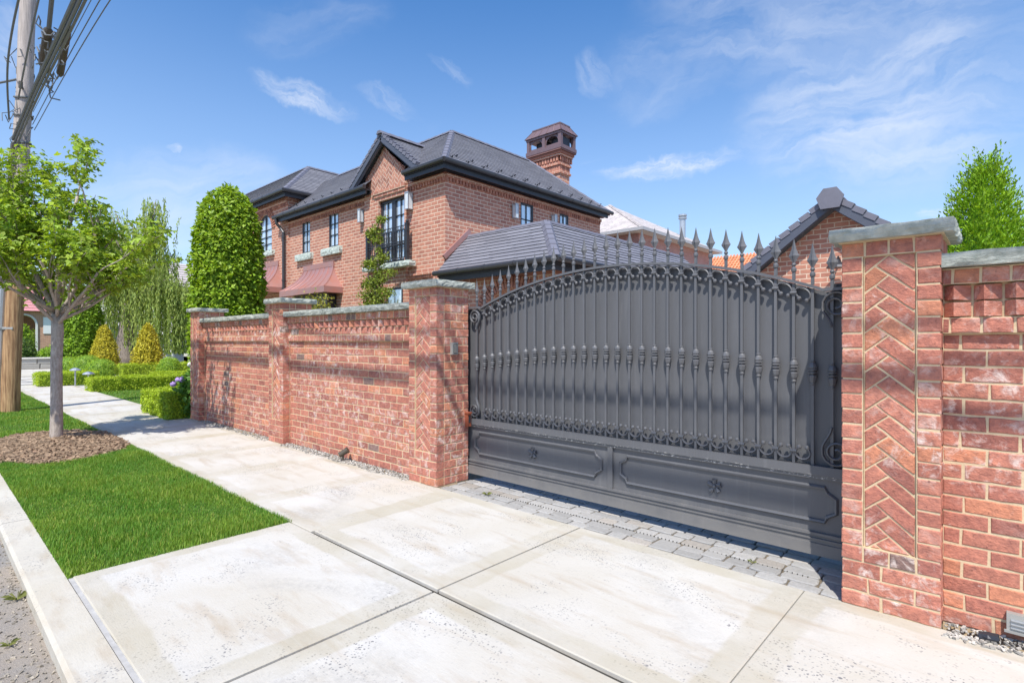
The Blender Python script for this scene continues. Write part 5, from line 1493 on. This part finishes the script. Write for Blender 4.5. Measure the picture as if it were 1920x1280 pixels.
lp.tube([(lx, yw, lz + .10), (lx, yw - .2, lz + .18), (lx, yw - .3, lz + .10)], .018, 6)
lp.lathe((lx, yw - .3, lz - .06), [(.20, 0), (.17, .05), (.06, .13), (.05, .17)], 14); lp.build('wall_lamp', M_BLACK, gar)

# ------------------------------------------------------------------ neighbours
pk = thing('pink_house', 'pink brick neighbour house with pale tan hip roof and steel flue', 'house', (-18, 28, 0))
ex, ey, ez = -12.37, 22.5, 6.67
mb = MB()
mb.poly([(-30, ey + .5, 0), (ex - .45, ey + .5, 0), (ex - .45, ey + .5, ez), (-30, ey + .5, ez)]); mb.poly([(ex - .45, ey + .5, 0), (ex - .45, 31.6, 0), (ex - .45, 31.6, ez), (ex - .45, ey + .5, ez)]); mb.build('wall', M_PINKB, pk)
mb = MB(); t = 4.6; k = .57
mb.poly([(-30, ey, ez), (ex, ey, ez), (ex - t, ey + t, ez + k * t), (-30, ey + t, ez + k * t)], [(-30, 0), (ex, 0), (ex - t, t * 1.15), (-30, t * 1.15)])
mb.poly([(ex, ey, ez), (ex, 31.9, ez), (ex - t, 31.9 - t, ez + k * t), (ex - t, ey + t, ez + k * t)], [(ey, 0), (31.9, 0), (31.9 - t, t * 1.15), (ey + t, t * 1.15)])
mb.poly([(ex, 31.9, ez), (-30, 31.9, ez), (-30, 31.9 - t, ez + k * t), (ex - t, 31.9 - t, ez + k * t)])
pr_ = mb.build('roof', M_TAN, pk)
mb = MB(); caps(mb, (ex, ey, ez + .02), (ex - t, ey + t, ez + k * t + .02), .2, .04, .3); mb.build('ridge_tiles', M_TAN, pr_)
mb = MB(); mb.box(-30, ex - .02, ey + .02, ey + .5, ez - .13, ez - .03); mb.box(ex - .45, ex - .02, ey + .501, 31.8, ez - .13, ez - .03); mb.build('eaves_soffit', M_PALE, pk)
mb = MB(); mb.box(-30, ex + .08, ey - .08, ey + .015, ez - .12, ez + .03); mb.box(ex - .015, ex + .08, ey + .016, 31.9, ez - .12, ez + .03); mb.build('gutter', simple('grey_gutter', (.40, .40, .41), .5, 0, .1), pk)
mb = MB(); 
fx, fyy = -11.35, 29.2
mb.tube([(-13.6, 29.4, 6.2), (-13.6, 29.4, 8.38)], .17, 12); mb.tube([(-13.6, 29.4, 8.38), (-13.6, 29.4, 8.44)], .24, 12); mb.tube([(-13.6, 29.4, 8.52), (-13.6, 29.4, 8.62)], .24, 12); mb.tube([(-13.6, 29.4, 8.44), (-13.6, 29.4, 8.52)], .13, 12); mb.build('flue', M_STEEL, pk)
oh = thing('orange_roof_house', 'house showing only its orange tiled roof between gate spears', 'house', (-11, 36, 0))
mb = MB(); slope(mb, (-15.5, 33.2, 4.6), (-8.2, 33.2, 4.6), (-8.2, 37.0, 7.15), (-15.5, 37.0, 7.15), 13, .05)
mb.poly([(-15.5, 37, 7.15), (-8.2, 37, 7.15), (-8.2, 41, 4.6), (-15.5, 41, 4.6)]); mb.build('roof', M_ORANGE, oh)
mb = MB()
for i in range(34):
    x_ = -15.4 + i * .215; mb.tube([(x_, 33.18, 4.66), (x_, 37.0, 7.21)], .055, 5)
mb.build('roof_rolls', M_ORANGE, oh)
mb = MB(); mb.box(-15.2, -8.5, 33.6, 40.6, 0, 4.85); mb.build('wall', M_PALE, oh)

# white house behind the willow
wh = thing('white_house', 'white stucco house with oval window half hidden by the willow', 'house', (-41, 11, 0))
mb = MB()
mb.box(-50, -39.0, 7.3, 11.3, 0, 4.6); mb.box(-50, -40.6, 11.301, 19, 0, 4.6); mb.build('wall', M_PALE, wh)
mb = MB(); mb.box(-51, -38.7, 7.1, 19.2, 4.6, 4.85); mb.box(-50.5, -38.9, 7.2, 19, 2.85, 3.0); mb.build('cornice', M_WHITE, wh)
mb = MB(); slope(mb, (-38.6, 7.1, 4.85), (-38.6, 19.2, 4.85), (-44, 17, 7.0), (-44, 9, 7.0), 10, .03); mb.build('roof', M_TAN, wh)
mb = MB(); oy, oz = 10.66, 1.37
mb.tube([(-38.97, oy + .46 * math.cos(a), oz + .62 * math.sin(a)) for a in np.linspace(0, 6.283, 29)[:-1]], .08, 6, closed=True); ov = mb.build('oval_window', M_WHITE, wh)
mb = MB(); mb.poly([(-38.96, oy + .42 * math.cos(a), oz + .58 * math.sin(a)) for a in np.linspace(0, 6.283, 29)[:-1]]); mb.build('pane', M_DGLASS, ov)
for yy_ in (7.6, 9.0):
    mb = MB(); mb.box(-38.998, -38.95, yy_, yy_ + .75, .9, 2.4); w_ = mb.build('window', M_WHITE, wh)
    mb = MB(); mb.box(-38.95, -38.94, yy_ + .06, yy_ + .69, .96, 2.34); mb.build('pane', M_DGLASS, w_)
for i in range(4):
    mb = MB(); mb.box(-40.59, -38.2 - i * .3 + .9, 11.4, 13.2, -.5 + .0 if False else 0, .62 - i * .16); mb.build('step', M_PALE, wh)
pdl = thing('stone_pedestal', 'white pedestal carrying a dark urn beside the oval window', 'pedestal', (-36.9, 10.6, 0))
mb = MB(); mb.box(-37.15, -36.65, 10.35, 10.85, 0, .75); mb.box(-37.2, -36.6, 10.3, 10.9, .75, .85); mb.build('plinth', M_WHITE, pdl)
mb = MB(); mb.box(-37.25, -36.55, 10.25, 10.95, 0, .15); mb.build('plinth_base', M_WHITE, pdl)
mb = MB(); mb.lathe((-36.9, 10.6, .85), [(.16, 0), (.14, .05), (.05, .12), (.06, .2), (.2, .3), (.24, .42), (.27, .46)], 14); tag(mb.build('garden_urn', M_BRONZE, origin=(-36.9, 10.6, .85)), 'dark garden urn standing on the white pedestal', 'urn')
mb = MB(); mb.lathe((-37.9, 12.0, .14), [(.14, 0), (.17, .25), (.1, .45), (.13, .6), (.04, .78)], 12); tag(mb.build('planter_pot', M_BLACK, origin=(-37.9, 12.0, .14)), 'dark pot standing on the white house steps', 'pot')

# red tiled house far left
rh = thing('red_tile_house', 'far brick house with pink red tiled roof and arched porch, behind the pole', 'house', (-78, 8, 0))
WX = -73.
mb = MB()
for (y0, y1) in ((3.0, 6.35), (8.15, 16)):
    mb.poly([(WX, y0, 0), (WX, y1, 0), (WX, y1, 4.5), (WX, y0, 4.5)])
for i in range(16):
    t0, t1 = math.pi * (1 - i / 16), math.pi * (1 - (i + 1) / 16); f_ = lambda t: (7.25 + .9 * math.cos(t), 3.1 + .95 * math.sin(t))
    (ya, za), (yb_, zb_) = f_(t0), f_(t1); mb.poly([(WX, ya, za), (WX, yb_, zb_), (WX, yb_, 4.5), (WX, ya, 4.5)])
mb.poly([(WX - 2.5, 3, 0), (WX - 2.5, 16, 0), (WX - 2.5, 16, 4.5), (WX - 2.5, 3, 4.5)])
mb.build('wall', brick_tex_mat('tan_brick', (.50, .28, .18), (.40, .21, .14), (.55, .42, .33), .3, .1, .015), rh)
mb = MB(); slope(mb, (WX + .5, 2.5, 4.45), (WX + .5, 16.5, 4.45), (WX - 3, 15, 7.2), (WX - 3, 4, 7.2), 9, .05); mb.build('roof', M_RED, rh)
mb = MB(); mb.tube([(WX + .05, 7.25 + .98 * math.cos(a), 3.1 + 1.02 * math.sin(a)) for a in np.linspace(0, math.pi, 15)], .1, 5); mb.box(WX - .1, WX + .12, 8.15, 8.32, 0, 3.15); mb.build('porch_arch', M_PALE, rh)
mb = MB(); mb.box(WX + .002, WX + .06, 8.75, 9.35, 2.2, 3.9); mb.box(WX + .002, WX + .06, 10.0, 10.8, 1.2, 3.4); mb.build('window', M_WHITE, rh)
mb = MB(); mb.box(-76, WX + .3, 10.9, 13, 0, 2.6); mb.build('side_wing', M_PALE, rh)
mb = MB(); slope(mb, (WX + .9, 10.4, 2.4), (WX + .9, 14, 2.4), (WX - 1.5, 14, 4.3), (WX - 1.5, 10.4, 4.3), 6, .05); mb.build('wing_roof', M_RED, rh)
# retaining wall and shrubs on the far corner
rw = thing('retaining_wall', 'low grey stone retaining wall at the far street corner', 'wall', (-37, 4, 0))
mb = MB(); fr = frame((-37.0, 0, 0), (1, 0, 0)); mb.m = 1; mb.c = (.3, .29, .27); mb.box(-37.4, -37.01, -8, 9, -.1, .50)
for r_ in range(2):
    y = -8 + r_ * .3
    while y < 9:
        w_ = random.uniform(.7, 1.3); g_ = random.uniform(.30, .48); brick_poly(mb, fr, rect(y + .02, y + w_ - .02, r_ * .25 - .02, r_ * .25 + .22), -.05, .01, .02, .015, .2, (g_, g_ * .97, g_ * .92)); y += w_
mb.build('stone_courses', [M_COB, M_DARKJ], rw)
mb = MB(); mb.box(-37.45, -36.93, -8, 9, .50, .57); mb.build('coping', M_PALE, rw)
SH = [((-39.0, 3.6, .3), .85, 1.35, ML_DARK, .12, 'dark round shrub above the retaining wall beside the pole'), ((-38.6, 4.9, .3), .55, .75, ML_BOX, .10, 'bright low shrub on the retaining wall left of the maple trunk'), ((-41.5, 3.9, .3), .8, 2.2, ML_HORN, .13, 'tall loose shrub in front of the arched porch'), ((-38.5, 2.6, .3), .8, .9, ML_HORN, .1, 'pale green shrub half hidden by the utility pole'), ((-39.5, 5.6, .3), .7, 1.15, ML_WILLOW, .1, 'grey green shrub behind the maple trunk'), ((-38.2, 6.9, .2), .9, 1.2, ML_BOX, .1, 'dark green shrub at the foot of the far hornbeam')]
for b, r, h, m, s, lb in SH:
    rev_tree('garden_shrub', lb, 'shrub', b, ballp(r), h, 2200, s, m, 'shrubs on the far corner', trunk_r=.05, thick=.15, lump=.35, ls=2.5, cvar=.4, warm=.3)
# path lights
for (x_, y_, h, lb) in ((-21.75, 3.38, .56, 'bronze mushroom path light farther along the garden path'), (-20.2, 3.45, .50, 'bronze mushroom path light nearer the lime hedge')):
    o = thing('path_light', lb, 'garden light', (x_, y_, 0), 'path lights beside the garden path')
    mb = MB(); mb.tube([(x_, y_, 0), (x_, y_, h - .06)], .022, 8); mb.build('stem', M_STEEL, o)
    mb = MB(); mb.lathe((x_, y_, h - .08), [(.15, 0), (.15, .015), (.10, .06), (.02, .09)], 14); mb.build('shade', M_STEEL, o)
sheet('garden_path', -21.7, -20.3, 3.37, 9, .003, M_PATH)

# ------------------------------------------------------------------ utility pole and wires
px, py_ = -14.75, 1.25
pole = thing('utility_pole', 'weathered timber utility pole at the left with grey conduit', 'utility pole', (px, py_, 0))
topv = Vector((.285 / 8.23, .26 / 8.23, 1))
def on(z, dx=0, dy=0): return (px + topv.x * z + dx, py_ + topv.y * z + dy, z)
mb = MB(); zz = [-.1, 0, .6, 1.5, 2.5, 3.5, 4.5, 5.5, 6.5, 7.5, 9, 11.5]
mb.tube([on(z, .012 * math.sin(z * 2), .01 * math.cos(z * 3)) for z in zz], .2, 14, rs=[.165, .16, .154, .15, .146, .142, .138, .135, .132, .129, .125, .12]); mb.build('shaft', M_TIMBER, pole, smooth=True)
q = Vector((.45, -.35, 0)) - Vector((.7396, .673, 0)) * .16
mb = MB(); mb.tube([on(z, -.02, -.19) for z in (0, 1, 2, 2.7)], .075, 12); mb.tube([on(z, -.02, -.18) for z in (2.7, 4.5, 5.2)], .03, 8); mb.build('conduit', M_STEEL, pole)
for z in (1.66, 2.6):
    mb = MB(); c = on(z)
    mb.tube([(c[0] - .02 + .085 * math.cos(a), c[1] - .19 + .085 * math.sin(a), z) for a in np.linspace(math.pi * .9, math.pi * 2.1, 10)] + [(c[0] + .155, c[1] - .02, z)], .016, 5, flat=(0, 0, 1), rs=[(.03, .008)] * 11); mb.build('strap', M_SILVER, pole)
for z, dx in ((5.15, .23), (5.6, .22), (6.4, .22), (6.85, -.2)):
    mb = MB(); a = on(z); mb.tube([a, (a[0] + dx * 1.3, a[1] - .08, z + .02)], .02, 6); mb.tube([(a[0] + dx * 1.3, a[1] - .08, z - .05), (a[0] + dx * 1.3, a[1] - .08, z + .08)], .035, 8); mb.build('insulator', M_BRONZE, pole)
random.seed(9)
mb = MB()
for _ in range(26):
    z = random.uniform(4.6, 7.4); a = random.uniform(0, 6.28); c = on(z); r0 = .135
    p0 = Vector((c[0] + r0 * math.cos(a), c[1] + r0 * math.sin(a), z)); pts = [p0]
    for k in range(5): pts.append(pts[-1] + Vector((random.gauss(.03, .06), random.gauss(-.03, .06), random.gauss(-.05, .09))))
    mb.tube(pts, .008, 5)
for z in (5.0, 5.35, 5.9, 6.25): c = on(z); mb.tube([(c[0] + .148 * math.cos(a), c[1] + .148 * math.sin(a), z + .02 * math.sin(a * 2)) for a in np.linspace(0, 6.28, 13)[:-1]], .018, 5, closed=True)
mb.build('cable_loops', M_CABLE, pole)
mb = MB(); 
for (z, dx) in ((4.55, .12), (4.2, .10), (5.0, .14)): c = on(z); mb.tube([(c[0] + dx * .6, c[1] - .13, z - .25), (c[0] + dx * .6 + .02, c[1] - .145, z), (c[0] + dx * .6 - .02, c[1] - .13, z + .3)], .035, 7)
mb.build('cable_riser', M_BRONZE, pole)
def cable(name, pts, r, label, m=M_CABLE):
    P = [Vector(p) for p in pts]; out = []
    for i in range(len(P) - 1):
        a, b, c, d = P[max(i - 1, 0)], P[i], P[i + 1], P[min(i + 2, len(P) - 1)]
        for k in range(12):
            t = k / 12; out.append(.5 * ((2 * b) + (c - a) * t + (2 * a - 5 * b + 4 * c - d) * t * t + (3 * b - a - 3 * c + d) * t ** 3))
    out.append(P[-1]); mb = MB(); mb.tube(out, r, 7)
    tag(mb.build(name, m, origin=pts[0]), label, 'cable', 'overhead cables strung from the utility pole')
a = on(5.35, .2, -.15)
cable('overhead_cable', [a, (-11.2, 1.22, 5.30), (-7.8, 1.2, 5.26), (0, 1.15, 5.25), (18, 1.1, 5.7)], .026, 'thickest grey overhead cable, leftmost of the bundle crossing the top left corner')
cable('overhead_cable', [on(5.30, .21, -.12), (-11.2, 1.25, 5.265), (-7.8, 1.235, 5.225), (0, 1.18, 5.21), (18, 1.13, 5.66)], .020, 'middle grey cable of the bundle crossing the top left corner')
cable('overhead_cable', [on(5.26, .22, -.09), (-11.2, 1.285, 5.25), (-7.8, 1.27, 5.21), (0, 1.22, 5.18), (18, 1.17, 5.63)], .016, 'thinnest lower cable of the bundle crossing the top left corner')
cable('overhead_wire', [on(5.60, .28, .15), (-8.06, 1.53, 5.42), (-1, 1.6, 5.05), (18, 1.7, 5.4)], .0065, 'thin overhead wire farthest right of the three parallel ones')
cable('overhead_wire', [on(5.70, .28, .12), (-8.3, 1.50, 5.55), (-1, 1.5, 5.2), (18, 1.6, 5.6)], .0065, 'thin overhead wire in the middle of the three parallel ones')
cable('overhead_wire', [on(5.95, .28, .12), (-8.5, 1.46, 5.64), (-1, 1.4, 5.3), (18, 1.5, 5.7)], .005, 'thin overhead wire nearest the cable bundle')
cable('overhead_cable', [on(6.15, .2, -.1), (-10.6, 1.2, 6.35), (-8, 1.15, 6.42), (-1, 1.05, 6.1), (18, 1, 6.6)], .014, 'slim dark cable rising past the splice case')
cable('overhead_cable', [on(5.75, .1, -.21), (-12.5, 1.05, 6.25), (-9, 1.0, 6.45), (-1, .95, 5.9), (18, .9, 6.6)], .016, 'slim dark cable rising right beside the pole top')
cable('service_wire', [on(6.75, -.2, 0), (-18, .2, 6.6), (-30, -2, 6.4)], .022, 'service cable leaving the pole toward the left edge')
sc = thing('splice_case', 'dark cable splice case hanging in the wire bundle by the pole', 'splice case', (-10.3, 1.3, 5.75))
mb = MB(); mb.tube([(-10.75, 1.28, 5.55), (-10.7, 1.28, 5.58), (-10.2, 1.28, 5.88), (-10.15, 1.28, 5.9)], .08, 10, rs=[.025, .058, .058, .025]); mb.build('sleeve', M_BRONZE, sc)
mb = MB(); mb.tube([(-10.3, 1.42, 5.30), (-10.27, 1.42, 5.33), (-9.7, 1.42, 5.72), (-9.66, 1.42, 5.75)], .06, 9, rs=[.02, .046, .046, .02]); mb.build('sleeve', M_BRONZE, sc)
mb = MB()
for _ in range(22):
    p = Vector((random.uniform(-10.8, -9.7), random.gauss(1.33, .06), random.uniform(5.25, 5.9))); pts = [p]
    for k in range(5): pts.append(pts[-1] + Vector((random.gauss(0, .06), random.gauss(0, .04), random.gauss(0, .07))))
    mb.tube(pts, .010, 5)
mb.tube([(-11.6, 1.25, 5.32), (-11.0, 1.28, 5.42), (-10.7, 1.28, 5.58)], .03, 6); mb.tube([(-10.15, 1.28, 5.9), (-9.6, 1.25, 6.2), (-8.9, 1.2, 6.45)], .03, 6); mb.tube([(-9.66, 1.42, 5.75), (-9.3, 1.4, 5.8), (-8.9, 1.25, 5.28)], .025, 6)
mb.build('wire_tails', M_CABLE, sc)

# ------------------------------------------------------------------ sky, sun, camera
sv = Vector((-.285, .475, -.875)).normalized()
elev = math.asin(-sv.z); az_ = math.atan2(-sv.x, -sv.y)    # direction towards the sun
sd = bpy.data.lights.new('sun', 'SUN'); sd.energy = 4.75; sd.angle = R(.53); sd.color = (1., .955, .88)
so = bpy.data.objects.new('sun', sd); COL.objects.link(so); so.rotation_euler = sv.to_track_quat('-Z', 'Y').to_euler(); so.location = (6, -10, 18)
W = bpy.data.worlds.new('World'); S.world = W; W.use_nodes = True
nt = W.node_tree; bg = nt.nodes['Background']
sk = nt.nodes.new('ShaderNodeTexSky'); sk.sky_type = 'NISHITA'; sk.sun_disc = False; sk.sun_elevation = elev; sk.sun_rotation = az_
sk.air_density = 1.0; sk.dust_density = .6; sk.ozone_density = 1.6
tc = nt.nodes.new('ShaderNodeTexCoord')
def wn(typ, **kw):
    n = nt.nodes.new(typ)
    for k, v in kw.items():
        if k.startswith('_'): setattr(n, k[1:], v)
        elif hasattr(v, 'is_output'): nt.links.new(v, n.inputs[int(k[1:]) if k[0] == 'i' and k[1:].isdigit() else k.replace('__', ' ')])
        else: n.inputs[int(k[1:]) if k[0] == 'i' and k[1:].isdigit() else k.replace('__', ' ')].default_value = v
    return n
def wramp(f, a, b):
    n = wn('ShaderNodeMapRange', i0=f, i1=a, i2=b); n.interpolation_type = 'SMOOTHSTEP'; return n.outputs[0]
sep = wn('ShaderNodeSeparateXYZ', Vector=tc.outputs['Generated'])
# clouds live on a flat layer overhead: project the view direction onto it
zc = wn('ShaderNodeMath', _operation='MAXIMUM', i0=sep.outputs[2], i1=.06).outputs[0]
cxn = wn('ShaderNodeMath', _operation='DIVIDE', i0=sep.outputs[0], i1=zc).outputs[0]; cyn = wn('ShaderNodeMath', _operation='DIVIDE', i0=sep.outputs[1], i1=zc).outputs[0]
cv = wn('ShaderNodeCombineXYZ', i0=cxn, i1=cyn).outputs[0]
mp1 = wn('ShaderNodeMapping', Vector=cv, Rotation=(0, 0, .75), Scale=(.55, 1.5, 1), Location=(3.1, 1.7, 0)).outputs[0]
n1 = wn('ShaderNodeTexNoise', Vector=mp1, Scale=1.0, Detail=8., Roughness=.62, Distortion=.7).outputs[0]
mp2 = wn('ShaderNodeMapping', Vector=cv, Scale=(.32, .5, 1), Location=(1.2, 4.4, 0)).outputs[0]
n2 = wn('ShaderNodeTexNoise', Vector=mp2, Scale=1.0, Detail=5., Roughness=.55, Distortion=.4).outputs[0]
wisps = wn('ShaderNodeMath', _operation='MULTIPLY', i0=wramp(n1, .56, .80), i1=wramp(n2, .42, .66)).outputs[0]
fac = wn('ShaderNodeMath', _operation='MULTIPLY', i0=wisps, i1=.25).outputs[0]
vd = wn('ShaderNodeVectorMath', _operation='NORMALIZE', i0=tc.outputs['Generated']).outputs[0]
wob = wn('ShaderNodeTexNoise', Vector=vd, Scale=7., Detail=6., Roughness=.62).outputs[1]
vw = wn('ShaderNodeVectorMath', _operation='ADD', i0=vd, i1=wn('ShaderNodeVectorMath', _operation='SCALE', i0=wn('ShaderNodeVectorMath', _operation='SUBTRACT', i0=wob, i1=(.5, .5, .5)).outputs[0], Scale=.10).outputs[0]).outputs[0]
# high cirrus streaks: centre direction, run, breadth axis, half length, breadth, density
for (c_, t_, n_2, hl, wd, st) in [((-0.8237, 0.4103, 0.3914), (0.2991, 0.9008, -0.3148), (-0.4818, -0.1422, -0.8647), 0.0915, 0.022, 0.85), ((-0.7566, 0.5279, 0.3858), (0.4414, 0.8477, -0.2942), (-0.4824, -0.0523, -0.8744), 0.0659, 0.02, 0.38), ((-0.6729, 0.5906, 0.4454), (0.464, 0.8059, -0.3677), (-0.5761, -0.0407, -0.8163), 0.0429, 0.013, 0.38), ((-0.4223, 0.856, 0.2984), (0.9019, 0.4298, 0.0435), (-0.091, 0.2875, -0.9535), 0.1458, 0.022, 0.95), ((-0.9176, 0.2651, 0.2963), (0.3137, 0.9406, 0.1299), (-0.2442, 0.2122, -0.9462), 0.0172, 0.01, 0.9), ((-0.499, 0.7507, 0.4329), (0.3052, 0.6198, -0.723), (-0.8111, -0.2286, -0.5384), 0.0363, 0.03, 0.35), ((-0.1358, 0.9318, 0.3366), (0.9895, 0.1442, 0.0001), (-0.0485, 0.3331, -0.9417), 0.2125, 0.15, 0.85), ((-0.19, 0.8604, 0.4729), (0.9522, 0.2788, -0.1247), (-0.2392, 0.4266, -0.8723), 0.2906, 0.12, 0.5), ((-0.9342, 0.2805, 0.2205), (0.3416, 0.8814, 0.3263), (-0.1028, 0.3802, -0.9192), 0.1685, 0.09, 0.5), ((-0.0714, 0.9811, 0.18), (0.9915, 0.0895, -0.0947), (-0.109, 0.1717, -0.9791), 0.042, 0.012, 0.9), ((-0.9282, 0.0711, 0.3653), (-0.0299, 0.9642, -0.2636), (-0.371, -0.2556, -0.8928), 0.0303, 0.07, 0.6), ((-0.7702, 0.4129, 0.4861), (0.5717, 0.7848, 0.2392), (-0.2828, 0.4622, -0.8405), 0.1299, 0.05, 0.22), ((-0.3984, 0.8056, 0.4385), (0.9172, 0.3462, 0.1973), (0.0071, 0.4808, -0.8768), 0.1325, 0.08, 0.28)]:
    off = wn('ShaderNodeVectorMath', _operation='SUBTRACT', i0=vw, i1=c_).outputs[0]
    a_ = wn('ShaderNodeMath', _operation='DIVIDE', i0=wn('ShaderNodeVectorMath', _operation='DOT_PRODUCT', i0=off, i1=t_).outputs[1], i1=hl).outputs[0]
    b_ = wn('ShaderNodeMath', _operation='DIVIDE', i0=wn('ShaderNodeVectorMath', _operation='DOT_PRODUCT', i0=off, i1=n_2).outputs[1], i1=wd).outputs[0]
    r2 = wn('ShaderNodeMath', _operation='ADD', i0=wn('ShaderNodeMath', _operation='MULTIPLY', i0=a_, i1=a_).outputs[0], i1=wn('ShaderNodeMath', _operation='MULTIPLY', i0=b_, i1=b_).outputs[0]).outputs[0]
    sx_ = wn('ShaderNodeCombineXYZ', i0=wn('ShaderNodeMath', _operation='MULTIPLY', i0=a_, i1=hl * (9 if wd < .04 else 5)).outputs[0], i1=wn('ShaderNodeMath', _operation='MULTIPLY', i0=b_, i1=wd * (46 if wd < .04 else 16)).outputs[0], i2=st * 7).outputs[0]
    sn_ = wramp(wn('ShaderNodeTexNoise', Vector=sx_, Scale=1.6, Detail=4., Roughness=.58, Distortion=.4).outputs[0], .22, .86)
    m_ = wn('ShaderNodeMapRange', i0=r2, i1=0., i2=1., i3=1., i4=0.); m_.interpolation_type = 'SMOOTHSTEP'
    m2 = wn('ShaderNodeMath', _operation='MULTIPLY', i0=wn('ShaderNodeMath', _operation='MULTIPLY', i0=m_.outputs[0], i1=sn_).outputs[0], i1=st * .82).outputs[0]
    fac = wn('ShaderNodeMath', _operation='MAXIMUM', i0=fac, i1=m2).outputs[0]
hs0 = wn('ShaderNodeHueSaturation', Color=sk.outputs[0], Saturation=1.32, Value=1.68)
hs = wn('ShaderNodeMixRGB', _blend_type='MULTIPLY', Fac=1., Color1=hs0.outputs[0], Color2=(1., .97, 1.02, 1))
hz_ = wn('ShaderNodeMapRange', i0=sep.outputs[2], i1=0., i2=.62, i3=.48, i4=0.); hz_.interpolation_type = 'SMOOTHSTEP'
hs = wn('ShaderNodeMixRGB', Fac=hz_.outputs[0], Color1=hs.outputs[0], Color2=(5.6, 6.7, 8.4, 1))
mx = wn('ShaderNodeMixRGB', Fac=fac, Color1=hs.outputs[0], Color2=(7.6, 8.0, 8.8, 1))
nt.links.new(mx.outputs[0], bg.inputs[0]); bg.inputs[1].default_value = .097
cam = bpy.data.cameras.new('camera'); cam.lens = 1016 / 1920 * 36; cam.sensor_width = 36; cam.clip_end = 2000; cam.clip_start = .05
co = bpy.data.objects.new('camera', cam); COL.objects.link(co); co.location = (0, 0, 1.4); co.rotation_euler = (R(90), 0, R(42.3)); S.camera = co
S.view_settings.view_transform = 'Standard'; S.view_settings.look = 'None'; S.view_settings.exposure = 0.35; S.view_settings.gamma = 1
S.render.engine = 'CYCLES'
S.cycles.max_bounces = 6; S.cycles.transparent_max_bounces = 4
